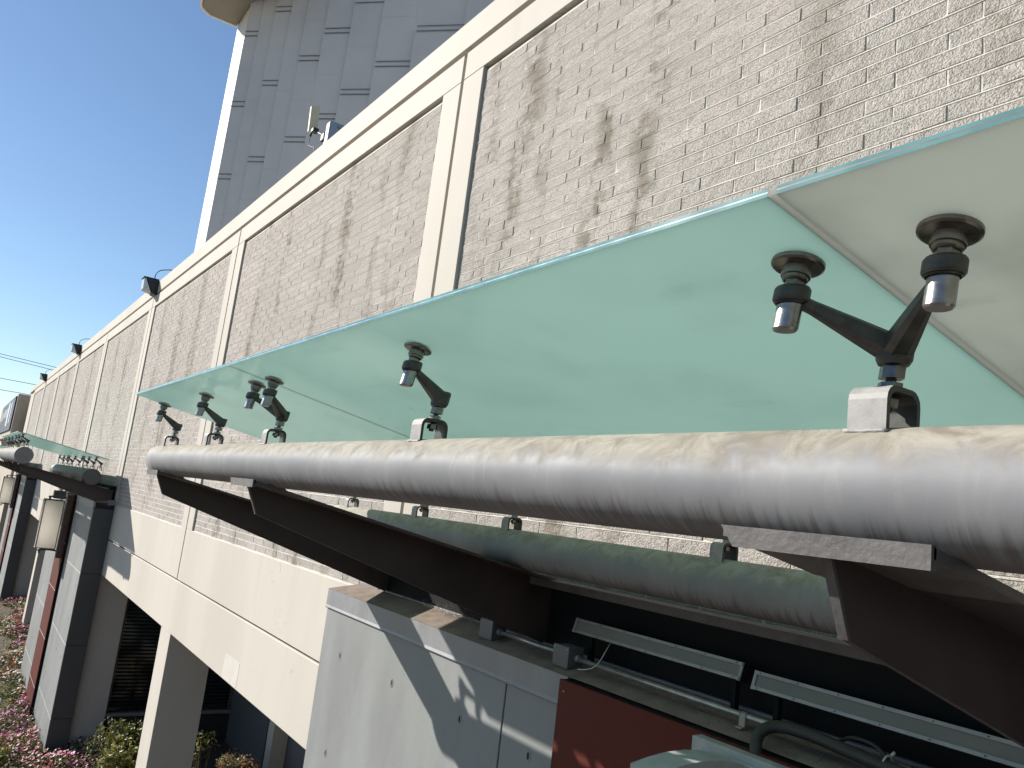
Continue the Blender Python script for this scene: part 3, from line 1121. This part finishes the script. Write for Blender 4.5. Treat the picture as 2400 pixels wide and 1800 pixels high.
# ------------------------------------------------------------------ wall lanterns on the piers
def lantern(xc, label, mode):
    ln = thing('wall_lantern', (xc, 2.78, -1.6), label, 'lantern', 'box lanterns on the red strips of the piers')
    # wall plate
    x = xc - .02
    p = MB()
    p.bbox(x - .26, x + .26, 2.715, 2.774, -1.05, -0.787 if mode else -0.80, .003)
    p.bbox(x - .12, x + .12, 2.700, 2.716, -1.05, -0.815, .003)
    p.build('wall_plate', M['white'] if mode else M['lantern_frame'], ln)
    # curved arms top and bottom
    for zt, nm in ((-0.822 if mode else -0.885, 'arm'), (-2.30, 'arm')):
        poly_t = []
        ys = [2.715, 2.62, 2.52, 2.42, 2.33, 2.24]
        up = [0, .020, .028, .026, .014, -.004]
        top = [(y, zt + u) for y, u in zip(ys, up)]
        bot = [(y, zt + u - .038) for y, u in zip(ys, up)]
        p = MB()
        p.prism(top + bot[::-1], 'x', x - .115, x + .02)
        p.build(nm, M['white'] if mode else M['lantern_frame'], ln)
        p = MB()
        p.lathe((x - .045, 2.28), [(.025, zt - .03), (.025, zt - .10)], 12)
        p.build('hanger', M['white'] if mode else M['lantern_frame'], ln)
    # box body: frame posts, rims and diffusers
    a, b, y0, y1, z0, z1 = x - .28, x + .16, 2.15, 2.63, -2.26, -0.97
    t = .022
    p = MB()
    p.bbox(a, b, y0, y1, z1 - .02, z1, .003)
    p.bbox(a, b, y0, y1, z0, z0 + .02, .003)
    for xx in (a, b - t):
        for yy in (y0, y1 - t):
            p.box(xx, xx + t, yy, yy + t, z0 + .02, z1 - .02)
    p.build('frame', M['lantern_frame'], ln)
    for (q0, q1, r0, r1) in ((a + .008, a + .014, y0 + t, y1 - t), (b - .014, b - .008, y0 + t, y1 - t), (a + t, b - t, y0 + .008, y0 + .014), (a + t, b - t, y1 - .014, y1 - .008)):
        p = MB()
        p.box(q0, q1, r0, r1, z0 + .0205, z1 - .0205)
        p.build('diffuser', M['diffuser'], ln)
    # vertical channel on the wall behind
    p = MB()
    p.bbox(xc + .20, xc + .42, 2.64, 2.774, -2.45, -0.80, .004)
    if not mode:
        p.build('mounting_channel', M['rust'], ln)
    return ln


lantern(XC + .285, 'pale lantern arm and wall plate at the bottom edge, on the near red panel', True)
lantern(XC - STEP + .12, 'tall pale box lantern hanging on the second pier, in front of its red strip', False)
lantern(XC - 2 * STEP + .12, 'box lantern cut by the left edge of the view, on the farthest pier', False)
# small second lamp housing on pier top
t = thing('lamp_head', (-26.2, 2.6, -.75), 'small square lamp head on a bent arm above the lantern of the second pier', 'lamp')
p = MB()
p.bbox(-26.4, -26.1, 2.45, 2.75, -.98, -.76, .01)
p.build('housing', M['lantern_frame'], t)
p = MB()
p.tube([(-26.2, 2.6, -.76), (-26.15, 2.65, -.62), (-25.8, 2.9, -.58), (-25.4, 3.05, -.62), (-25.3, 3.08, -.72)], .018, 8)
p.build('arm', M['joint'], t)

# ------------------------------------------------------------------ electrics on the near pier
ZS = -0.745


def jbox(x0, x1, y0, y1, z0, z1, label):
    t = thing('junction_box', ((x0 + x1) / 2, (y0 + y1) / 2, z0), label, 'junction box', 'grey junction boxes on the near ledge')
    p = MB()
    p.bbox(x0, x1, y0 + .012, y1, z0, z1, .004)
    p.build('box', M['box'], t)
    p = MB()
    p.bbox(x0 - .003, x1 + .003, y0, y0 + .012, z0 - .003, z1 + .003, .003)
    c = p.build('cover', M['box'], t)
    p = MB()
    for xx in (x0 + .012, x1 - .012):
        p.tube([(xx, y0 + .001, z1 - .012), (xx, y0 - .003, z1 - .012)], .004, 8)
    p.build('screw', M['conduit'], c)
    return t


jbox(-4.45, -4.31, 2.92, 3.03, -0.752, -0.640, 'smaller grey junction box left of the light fixtures, at the foot of the dark bracket')
jbox(-3.655, -3.525, 2.90, 3.01, -0.755, -0.645, 'larger grey junction box in line with the conduit, above the corner of the red panel')
t = thing('conduit_run', (-3, 2.94, ZS), 'metal conduit pipe running along the dusty ledge from the junction boxes', 'conduit')
p = MB()
p.tube([(-4.31, 2.975, -.70), (-3.655, 2.965, -.70)], .0125, 12)
p.tube([(-3.525, 2.955, -.70), (-2.6, 2.945, -.70), (-1.0, 2.945, -.70), (.9, 2.945, -.70)], .0135, 12)
p.build('pipe', M['conduit'], t)
for x in (-4.300, -3.668, -3.512):
    p = MB()
    p.tube([(x - .016, 2.972 if x < -4 else 2.96, -.70), (x + .016, 2.972 if x < -4 else 2.96, -.70)], .02, 12)
    p.build('coupling', M['alu'], t)
for x in (-2.37, -.6):
    p = MB()
    p.tube([(x - .018, 2.945, -.70), (x + .018, 2.945, -.70)], .0165, 14)
    p.bbox(x - .016, x + .016, 2.905, 2.932, -.748, -.742, .001)
    p.bbox(x - .016, x + .016, 2.928, 2.933, -.748, -.70, .001)
    p.bbox(x - .014, x + .014, 2.957, 2.985, -.702, -.697, .001)
    p.build('strap', M['alu'], t)
# flexible conduit
t = MB()
t.cable([(-2.16, 2.80, -.86), (-2.185, 2.795, -.78), (-2.20, 2.83, -.72), (-2.16, 2.875, -.685), (-2.05, 2.905, -.68), (-1.86, 2.915, -.695), (-1.70, 2.912, -.705), (-1.3, 2.91, -.712), (.5, 2.91, -.715)], .024, 14)
t.build('flexible_cable', M['rubber'], loc=(-2, 2.85, -.74), label='thick black cable looping over the edge of the near red panel onto the ledge', category='cable')
t = MB()
t.cable([(-1.98, 3.02, -.70), (-1.90, 2.99, -.66), (-1.80, 2.965, -.655), (-1.74, 2.95, -.68), (-1.73, 2.935, -.70)], .008, 8)
t.build('thin_cable', M['rubber'], loc=(-1.9, 2.98, -.73), label='thin black wire arching beside the thick cable on the ledge', category='wire')
t = MB()
x = -1.72
pts = [(x, 2.93 + .034 * cos(a), -.703 + .034 * sin(a)) for a in [i * pi / 8 for i in range(17)]]
t.tube(pts, .004, 6, caps=False)
t.tube([(x, 2.95, -.672), (x + .01, 2.955, -.655)], .006, 6)
t.build('cable_tie', M['joint'], loc=(x, 2.93, -.73), label='pale cable tie binding the thick cable to the conduit', category='cable tie')
t = MB()
t.cable([(-3.36, 3.05, -.58), (-3.33, 2.99, -.625), (-3.32, 2.95, -.67), (-3.33, 2.92, -.705), (-3.37, 2.90, -.725), (-3.42, 2.89, -.735)], .0028, 6)
t.build('loose_wire', M['joint'], loc=(-3.35, 2.93, -.73), label='thin pale loose wire curling over the conduit below the left light fixture', category='wire')


def strip_light(x0, x1, label, dz=0.0):
    t = thing('strip_light', ((x0 + x1) / 2, 3.05, -.6), label, 'light fixture', 'strip lights in the recess above the near pier')
    Y0 = 3.0
    zt, zb = -0.504 + dz, -0.574 + dz
    yt, yb = 3.022, 3.0
    # sloping face between (yb, zb) and (yt, zt)
    def face(a, b, f0, f1, off0, off1):
        nrm = Vector((0, -(zt - zb), (yt - yb))).normalized()
        v = []
        for xx in (a, b):
            for f in (f0, f1):
                for off in (off0, off1):
                    v.append((xx, yb + (yt - yb) * f + nrm.y * off, zb + (zt - zb) * f + nrm.z * off))
        return v, [(0, 1, 3, 2), (4, 6, 7, 5), (0, 4, 5, 1), (2, 3, 7, 6), (0, 2, 6, 4), (1, 5, 7, 3)]
    p = MB()
    p.add(*face(x0, x1, 0, 1, -.05, 0))
    p.build('housing', M['lampblack'], t)
    p = MB()
    p.add(*face(x0 + .012, x1 - .012, .16, .84, .0005, .003))
    p.build('lens', M['lens'], t)
    p = MB()
    p.add(*face(x0, x1, -.03, .16, .0005, .012))
    p.add(*face(x0, x1, .84, 1.03, .0005, .012))
    p.add(*face(x0 - .004, x0 + .012, -.05, 1.05, .0003, .008))
    p.add(*face(x1 - .012, x1 + .004, -.05, 1.05, .0003, .008))
    fr = p.build('frame', M['alu'], t)
    p = MB()
    n = 7
    for i in range(n):
        xx = x0 + .03 + (x1 - x0 - .06) * i / (n - 1)
        for f in (.065, .935):
            p.add(*face(xx - .003, xx + .003, f - .03, f + .03, .012, .0135))
    p.build('screw', M['hole'], fr)
    for xx in (x0 + .08, x1 - .08):
        p = MB()
        p.box(xx - .012, xx + .012, 3.06, 3.09, ZS + .01, zb + .02)
        p.build('bracket', M['black'], t)


strip_light(-3.62, -2.455, 'left strip light with a long pale lens in the dark recess under the inner pipe')
strip_light(-2.385, -1.20, 'nearer strip light, its long pale lens running out of the lower right corner', -.018)
# debris on the ledge
p = MB()
rg = random.Random(5)
for _ in range(420):
    x = rg.uniform(-4.6, -1.2)
    y = rg.choice((rg.uniform(2.86, 3.1), rg.uniform(3.0, 3.12)))
    z = -.775 + .055 * (y - 2.838) / .29 + .0025
    r = rg.uniform(.002, .007)
    a = rg.uniform(0, 6.28)
    p.add([(x + r * cos(a + q), y + r * sin(a + q) * rg.uniform(.3, 1), z + rg.uniform(0, .004)) for q in (0, 2.1, 4.2)], [(0, 1, 2)], 0 if rg.random() < .9 else 1)
p.build('ledge_debris', [M['hole'], M['joint']], kind='stuff', label='dark grit and leaf litter scattered on the ledge', category='debris')
# dry leaf litter behind bracket
p = MB()
for _ in range(500):
    x = rg.gauss(-4.95, .28)
    y = rg.uniform(3.0, 3.14)
    z = -.72 + abs(rg.gauss(0, .03))
    d = Vector((rg.uniform(-1, 1), rg.uniform(-1, 1), rg.uniform(-.6, 1))).normalized() * rg.uniform(.012, .05)
    p.add([(x, y, z), (x + .002, y, z + .003), (x + d.x, y + d.y * .4, z + d.z)], [(0, 1, 2)])
p.build('leaf_litter', M['bark'], kind='stuff', label='dry twigs and leaf litter caught behind the dark bracket on the ledge', category='leaf litter')

# ------------------------------------------------------------------ floodlights on the parapet
def floodlight(x, label):
    t = thing('wall_floodlight', (x, W, 4.40), label, 'floodlight', 'black floodlights on the parapet')
    a, b = x - .17, x + .17
    z1, z0 = 4.74, 4.36
    y = W - .002
    p = MB()
    # body wedge: deep at top, shallow at bottom
    prof = [(y, z1), (y - .30, z1), (y - .10, z0 + .02), (y, z0)]
    p.prism(prof, 'x', a, b)
    p.build('housing', M['lampblack'], t)
    p = MB()
    v = [(a + .015, y - .302, z1 - .02), (b - .015, y - .302, z1 - .02), (b - .015, y - .34, z1 - .03), (a + .015, y - .34, z1 - .03),
         (a + .015, y - .14, z0 + .045), (b - .015, y - .14, z0 + .045), (b - .02, y - .33, z0 + .10), (a + .02, y - .33, z0 + .10)]
    p.add(v, [(3, 2, 6, 7), (7, 6, 5, 4), (0, 3, 7, 4), (1, 5, 6, 2), (0, 1, 2, 3)])
    p.build('lens', M['lampglass'], t)
    p = MB()
    p.bbox(a - .02, b + .02, y - .36, y - .005, z1 + .001, z1 + .022, .004)
    p.build('visor', M['lampblack'], t)
    p = MB()
    p.cable([(x + .1, y - .10, z1 + .02), (x + .1, y - .10, z1 + .14), (x + .13, y - .04, z1 + .24), (x + .2, y + .08, z1 + .29), (x + .34, y + .25, z1 + .27), (x + .4, y + .3, ZT - .03)], .012, 8)
    p.build('cable', M['rubber'], t)
    return t


floodlight(G0 - 2 * PITCH + .12, 'nearest black floodlight with a clear lens on the parapet, its cable arching over the edge')
floodlight(G0 - 4 * PITCH + .1, 'middle one of the three black floodlights along the parapet')
floodlight(G0 - 6 * PITCH + .1, 'farthest small floodlight, near the far end of the parapet')

# antenna and radio box behind the parapet
t = thing('panel_antenna', (-11.5, 3.55, 4.7), 'ivory panel antenna tilted on a short arm behind the parapet, with a looping black cable', 'antenna')
p = MB()
v = []
for z, dx in ((5.44, 0.0), (5.80, .09)):
    for x, y in ((-11.76, 3.46), (-11.70, 3.46), (-11.60, 3.56), (-11.66, 3.56)):
        v.append((x + dx, y - dx * .5, z))
p.add(v, [(0, 1, 5, 4), (1, 2, 6, 5), (2, 3, 7, 6), (3, 0, 4, 7), (4, 5, 6, 7), (3, 2, 1, 0)])
p.build('cover', M['antenna'], t)
p = MB()
p.tube([(-11.62, 3.54, 5.44), (-11.42, 3.55, 5.33), (-11.12, 3.56, 5.18)], .016, 8)
p.bbox(-11.66, -11.55, 3.48, 3.57, 5.40, 5.46, .005)
p.bbox(-11.20, -11.06, 3.50, 3.60, 5.10, 5.22, .01)
p.build('arm', M['lampblack'], t)
p = MB()
p.tube([(-11.68, 3.5, 5.45), (-11.70, 3.5, 5.36)], .018, 8)
p.cable([(-11.70, 3.5, 5.36), (-11.73, 3.5, 5.29), (-11.71, 3.5, 5.22), (-11.60, 3.51, 5.16), (-11.48, 3.52, 5.10), (-11.42, 3.53, 4.9)], .006, 6)
p.build('cable', M['rubber'], t)
p = MB()
p.tube([(-11.12, 3.55, 4.4), (-11.12, 3.55, 5.15)], .022, 8)
p.build('mast', M['alu'], t)
t = thing('radio_box', (-10.9, 3.7, 4.6), 'blue grey radio box with a bright left face beside the ivory antenna', 'equipment box')
p = MB()
p.bbox(-11.02, -10.86, 3.50, 3.78, 4.5, 5.33, .015)
p.build('case', M['radio'], t)
p = MB()
for y in (3.76, 3.84, 3.92):
    p.tube([(-10.86, y - .12, 5.26), (-10.83, y - .12, 5.26)], .016, 8)
p.build('gland', M['alu'], t)

# ------------------------------------------------------------------ tower behind
tw = thing('tower', (-40, 8, -H), 'tall pleated grey tower with a white sunlit edge, rising behind the parapet', 'tower')
dF = Vector((0.8, 0.6, 0))
nF = Vector((0.6, -0.8, 0))
A0 = Vector((-40, 7.9, 0))
sedge = [0, .8, 1.6, 2.55, 3.5, 4.7, 6.17, 7.8, 9.7, 12.15, 15.0, 18.2, 21.8]
ZTW0, ZTW1 = -H, 34.0


def onF(s, dep):
    q = A0 + dF * s + nF * dep
    return (q.x, q.y)


lows = {0: (14.49, 3.82), 2: (15.32, 4.0), 4: (16.25, 4.22), 5: (17.35, 4.45), 6: (18.5, 4.75), 7: (19.78, 4.9), 8: (21.37, 5.0), 9: (23.2, 5.2), 1: (16.6, 3.9), 3: (19.0, 4.1)}
depth = [0.0]
for i in range(1, len(sedge)):
    depth.append(0.0)
for i in range(len(sedge) - 1):
    s0, s1 = sedge[i], sedge[i + 1]
    wdt = s1 - s0
    d0, d1 = wdt * .10, 0.0
    z = ZTW0
    # stacked cladding sheets, slightly bowed
    base, per = lows.get(i, (15.0, 4.0))
    zl = [ZTW0]
    zz = base - per * 6
    while zz < ZTW1:
        if zz > ZTW0 + 1:
            zl.append(zz)
        if zz + per / 2 > ZTW0 + 1 and zz + per / 2 < ZTW1:
            zl.append(zz + per * .52)
        zz += per
    zl.append(ZTW1)
    p = MB()
    for z0, z1 in zip(zl[:-1], zl[1:]):
        v = []
        for f in (0, .25, .5, .75, 1):
            dd = d0 + (d1 - d0) * f + sin(pi * f) * wdt * .015
            q = onF(s0 + wdt * f, dd)
            v.append((q[0], q[1], z0 + .003))
            v.append((q[0], q[1], z1 - .003))
        p.add(v, [(2 * a, 2 * a + 2, 2 * a + 3, 2 * a + 1) for a in range(4)], 0, True)
    # return face at the fold
    qa, qb = onF(s0, 0), onF(s0, d0)
    p.add([(qa[0], qa[1], ZTW0), (qb[0], qb[1], ZTW0), (qb[0], qb[1], ZTW1), (qa[0], qa[1], ZTW1)], [(0, 1, 2, 3)])
    st = p.build('pleat', M['tower'], tw)
    # double joints crossing alternate pleats
    if i in lows and i not in (1, 3):
        zz = base - per * 4
        while zz < 28:
            if zz > 4:
                for z0 in (zz, zz + .25):
                    p = MB()
                    v = []
                    for f in (.04, .96):
                        q = onF(s0 + wdt * f, d0 + (d1 - d0) * f + .035 + wdt * .02)
                        v += [(q[0], q[1], z0 - .022), (q[0], q[1], z0 + .022)]
                    p.add(v, [(0, 2, 3, 1)])
                    p.build('joint_line', M['tower_line'], st)
            zz += per
p = MB()
qa, qb = onF(0, -.03), onF(22, -.03)
p.add([(qa[0], qa[1], ZTW0), (qb[0], qb[1], ZTW0), (qb[0], qb[1], ZTW1), (qa[0], qa[1], ZTW1)], [(0, 1, 2, 3)])
p.build('backing', M['tower'], tw)
p = MB()
p.prism([(-42.45, 7.9), (-40.005, 7.9), (-40.005, 14), (-42.45, 14)], 'z', ZTW0, ZTW1)
fin = p.build('white_fin', M['tower_white'], tw)
for zz in (6.9, 10.65, 14.5, 18.3, 22.1):
    for q in (0, .25):
        p = MB()
        p.box(-42.46, -40.0, 7.893, 7.91, zz + q - .015, zz + q + .015)
        p.build('joint_line', M['tan'], fin)
p = MB()
p.prism([(-42.6, 7.88), (-42.6, 6.45), (-42.2, 6.0), (-41.4, 5.85), (-36, 5.85), (-36, 7.88)], 'z', 24.0, 27.0)
ov = p.build('overhang', M['soffit'], tw)
p = MB()
p.prism([(-42.63, 7.88), (-42.63, 6.44), (-42.22, 5.97), (-41.4, 5.82), (-36, 5.82), (-36, 5.70), (-41.45, 5.70), (-42.3, 5.88), (-42.75, 6.4), (-42.75, 7.88)], 'z', 23.96, 27.0)
p.build('rim', M['tower_white'], ov)

# ------------------------------------------------------------------ sign building at the far end
sb = thing('sign_building', (-70, 3, -H), 'tan block with a navy sign panel at the far end of the brick wall', 'building')
p = MB()
p.bbox(-90, -65.0, 2.72, 12, 1.35, 4.35, .02)
p.build('upper_block', M['tan'], sb)
p = MB()
p.box(-90, -64.4, 3.25, 12, -H, 1.348)
p.build('lower_wall', M['tan'], sb)
p = MB()
p.box(-84, -65.5, 2.62, 2.718, 1.85, 4.2)
sg = p.build('sign_panel', M['navy'], sb)
# print of the sign: grey blocks and white bars
rg = random.Random(11)
p = MB()
for (x0, x1, z0, z1) in ((-79.5, -73.5, 3.0, 3.7), (-83, -79.8, 2.9, 3.6)):
    p.box(x0, x1, 2.612, 2.619, z0, z1)
p.build('lettering', M['signgrey'], sg)
p = MB()
p.box(-73.2, -71.4, 2.612, 2.619, 2.25, 4.0)
p.box(-69.4, -68.6, 2.612, 2.619, 2.4, 3.95)
p.build('bar', M['signwhite'], sg)

# ------------------------------------------------------------------ overhead cables
def pix(x, y, D):
    """point on the plane X = D seen at pixel x, y of the 2400 px picture (used once, to string the far cables)"""
    d = [cx[i] * (x - 1200) + cy[i] * (y - 900) + cz[i] * 1900 for i in range(3)]
    k = D / d[0]
    return (d[0] * k, d[1] * k, d[2] * k)


for (a, b, lab) in (((0, 829), (135, 862), 'uppermost overhead cable crossing the sky at the left edge'),
                    ((0, 836), (135, 870), 'second overhead cable, just below the uppermost one'),
                    ((0, 886), (90, 903), 'overhead cable midway between the upper pair and the tree'),
                    ((0, 913), (75, 926), 'lowest overhead cable, just above the dark tree')):
    P = Vector(pix(a[0], a[1], -95))
    Q = Vector(pix(b[0], b[1], -95))
    d = (Q - P)
    P2, Q2 = P - d * 6, Q + d * 5
    m = MB()
    pts = []
    for i in range(21):
        f = i / 20
        q = P2.lerp(Q2, f)
        pts.append((q.x, q.y, q.z))
    m.tube(pts, .028, 6)
    m.build('overhead_cable', M['rubber'], loc=(-95, P.y, P.z), label=lab, category='cable', group='overhead cables at the far left')

# ------------------------------------------------------------------ vegetation
def leaf(mb, c, s, rng, m=0, up=0.3):
    n = Vector((rng.gauss(0, 1), rng.gauss(0, 1), rng.gauss(0, 1) + up)).normalized()
    a = n.orthogonal().normalized()
    a = (Matrix.Rotation(rng.uniform(0, 6.28), 3, n) @ a)
    b = n.cross(a)
    c = Vector(c)
    L = s
    Wd = s * rng.uniform(.4, .6)
    mid = c + n * (s * .12)
    mb.add([c - a * L * .5, mid + b * Wd * .5, c + a * L * .5, mid - b * Wd * .5], [(0, 1, 2), (0, 2, 3)], m)


def flower(mb, c, s, rng, m):
    """five petalled bloom"""
    n = Vector((rng.gauss(0, .4) - .2, rng.gauss(0, .4) - .4, 1)).normalized()
    a = n.orthogonal().normalized()
    b = n.cross(a)
    c = Vector(c)
    k = 5
    ph = rng.uniform(0, 6.28)
    v = [c]
    for i in range(2 * k):
        r = s * (.5 if i % 2 == 0 else .32)
        t_ = ph + pi * i / k
        v.append(c + a * r * cos(t_) + b * r * sin(t_) + n * (s * .08 if i % 2 == 0 else 0))
    mb.add(v, [(0, 1 + i, 1 + (i + 1) % (2 * k)) for i in range(2 * k)], m)


def bed():
    rng = random.Random(21)
    mb = MB()
    mats = [M['leaf'], M['leaf_dark'], M['leaf_yellow'], M['pink'], M['magenta'], M['redf'], M['whitef']]

    def clump(x, y):
        v = sin(x * 1.3 + 2) + sin(y * 2.1 + x * .7) + sin(x * .37 - y)
        return v
    n = 0
    while n < 15000:
        x = -13 - 34 * rng.random() ** 1.5
        edge = 2.05 + max(0, -x - 21) * .05 + .22 * sin(x * .9) + .12 * sin(x * 2.7)
        y = rng.uniform(edge, 4.4)
        inside_pier = any(abs(x - pc) < 4.2 and y > 2.74 and y < 3.3 for pc in (PX - STEP, PX - 2 * STEP))
        if inside_pier:
            continue
        if y > 3.3 and rng.random() < .35:
            continue
        h = (.16 + .16 * (.5 + .5 * sin(x * 3.1 + y * 2.3) * cos(y * 3.7 - x))) * min(1, (y - edge) * 3 + .35)
        z = -H + h * rng.uniform(.25, 1)
        for _ in range(3):
            leaf(mb, (x + rng.gauss(0, .05), y + rng.gauss(0, .05), z), rng.uniform(.05, .10), rng, rng.choice((0, 0, 1, 2)), 1.0)
        cl = clump(x, y)
        if rng.random() < .40:
            if cl > .9:
                m = 4 if rng.random() < .75 else 3
            elif cl > 0.1:
                m = 3 if rng.random() < .8 else 6
            elif cl > -.6:
                m = 5 if rng.random() < .45 else (3 if rng.random() < .5 else 6)
            else:
                m = 6 if rng.random() < .7 else 5
            flower(mb, (x, y, -H + h + rng.uniform(0, .05)), rng.uniform(.05, .085), rng, m)
        n += 1
    mb.build('flower_bed', mats, loc=(-24, 2.5, -H), kind='stuff', label='bed of pink, red, white and purple bedding flowers along the foot of the piers', category='flower bed')


bed()
# thin ground plants in front of the bed
rng = random.Random(5)
mb = MB()
for _ in range(9000):
    x = rng.uniform(-60, -16)
    y = rng.uniform(-.6, 3.0)
    if sin(x * .8) * cos(y * 1.9 + x * .3) < .05 and rng.random() < .85:
        continue
    for _ in range(3):
        leaf(mb, (x + rng.gauss(0, .08), y + rng.gauss(0, .08), -H + rng.uniform(.02, .14)), rng.uniform(.06, .14), rng, rng.choice((0, 1, 2)), .8)
mb.build('ground_cover', [M['leaf'], M['leaf_dark'], M['leaf_yellow']], loc=(-30, 0, -H), kind='stuff', label='patchy olive ground cover on the bare soil in front of the flowers', category='ground cover')


def shrub(x, y, r, h, label, mats, n=1500, ls=.09, seed=1, name='shrub'):
    rng = random.Random(seed)
    t = thing(name, (x, y, -H), label, 'shrub')
    fol = MB()
    st = MB()
    blobs = []
    for i in range(9):
        a = rng.uniform(0, 6.28)
        rr = r * rng.uniform(.2, .75)
        bx, by, bz = x + rr * cos(a), y + rr * sin(a), -H + h * rng.uniform(.4, .92)
        blobs.append((bx, by, bz, r * rng.uniform(.3, .5)))
        st.tube([(x + rng.uniform(-.05, .05), y + rng.uniform(-.05, .05), -H), ((x + bx) / 2, (y + by) / 2, (-H + bz) / 2 - .1), (bx, by, bz)], [.02, .014, .006], 6)
    for i in range(n):
        bx, by, bz, br = rng.choice(blobs)
        d = Vector((rng.gauss(0, 1), rng.gauss(0, 1), rng.gauss(0, 1))).normalized() * br * rng.uniform(.55, 1.1)
        leaf(fol, (bx + d.x, by + d.y, bz + d.z), ls * rng.uniform(.6, 1.3), rng, rng.randrange(len(mats)), .5)
    fol.build('foliage', mats, t)
    st.build('stem', M['bark'], t)
    return t


shrub(-18.9, 4.05, .7, 1.25, 'upright green shrub between the second pier and the bright white column', [M['leaf'], M['leaf_yellow'], M['leaf_dark'], M['leaf']], 1900, .10, 3)
shrub(-17.9, 3.75, .6, 1.1, 'lower yellowish shrub in front of the green one, left of the bright column', [M['leaf_yellow'], M['leaf'], M['leaf_yellow']], 1600, .10, 4)
shrub(-17.9, 5.35, .30, 1.35, 'small sparse shrub with pale leaves right of the bright column', [M['leaf'], M['leaf_yellow']], 130, .11, 6)
shrub(-17.0, 4.75, .30, .95, 'narrow bushy shrub at the bottom edge, tucked behind the bright column', [M['leaf'], M['leaf_yellow'], M['whitef']], 700, .09, 8)
shrub(-17.1, 5.85, .55, 1.15, 'broad shrub with pale and reddish leaves at the bottom edge under the beam', [M['leaf'], M['leaf_yellow'], M['leaf'], M['leaf'], M['leaf_yellow'], M['tan_leaf'], M['tan_leaf'], M['redf']], 2400, .07, 9)


def tree(x, y, z0, h, r, label, seed):
    rng = random.Random(seed)
    t = thing('tree', (x, y, -H), label, 'tree')
    tr = MB()
    tr.tube([(x, y, -H), (x + .1, y, -H + h * .3), (x - .1, y + .1, -H + h * .55)], [.35, .25, .15], 10)
    cr = MB()
    blobs = []
    for i in range(26):
        a = rng.uniform(0, 6.28)
        rr = r * sqrt(rng.random()) * .8
        bz = -H + h * rng.uniform(.45, .95)
        b = (x + rr * cos(a), y + rr * sin(a), bz, r * rng.uniform(.18, .34))
        blobs.append(b)
        tr.tube([(x, y, -H + h * .45), ((x + b[0]) / 2, (y + b[1]) / 2, (-H + h * .45 + bz) / 2), b[:3]], [.12, .08, .03], 6)
    for i in range(9000):
        bx, by, bz, br = rng.choice(blobs)
        d = Vector((rng.gauss(0, 1), rng.gauss(0, 1), rng.gauss(0, 1))).normalized() * br * rng.uniform(.5, 1.15)
        leaf(cr, (bx + d.x, by + d.y, bz + d.z), rng.uniform(.2, .4), rng, rng.randrange(3), .4)
    tr.build('trunk', M['bark'], t)
    cr.build('crown', [M['leaf'], M['leaf_dark'], M['leaf_dark']], t)
    return t


shrub(-20.5, 1.85, .3, .4, 'low yellow green plant in the bottom left corner, on the bare soil', [M['leaf_yellow'], M['leaf_yellow'], M['leaf']], 900, .09, 12)
tree(-112, 0.2, 0, 12.6, 3.9, 'dark leafy tree at the far left edge beyond the navy sign', 2)

# tidy helper properties
for o in bpy.data.objects:
    if '_o' in o:
        del o['_o']
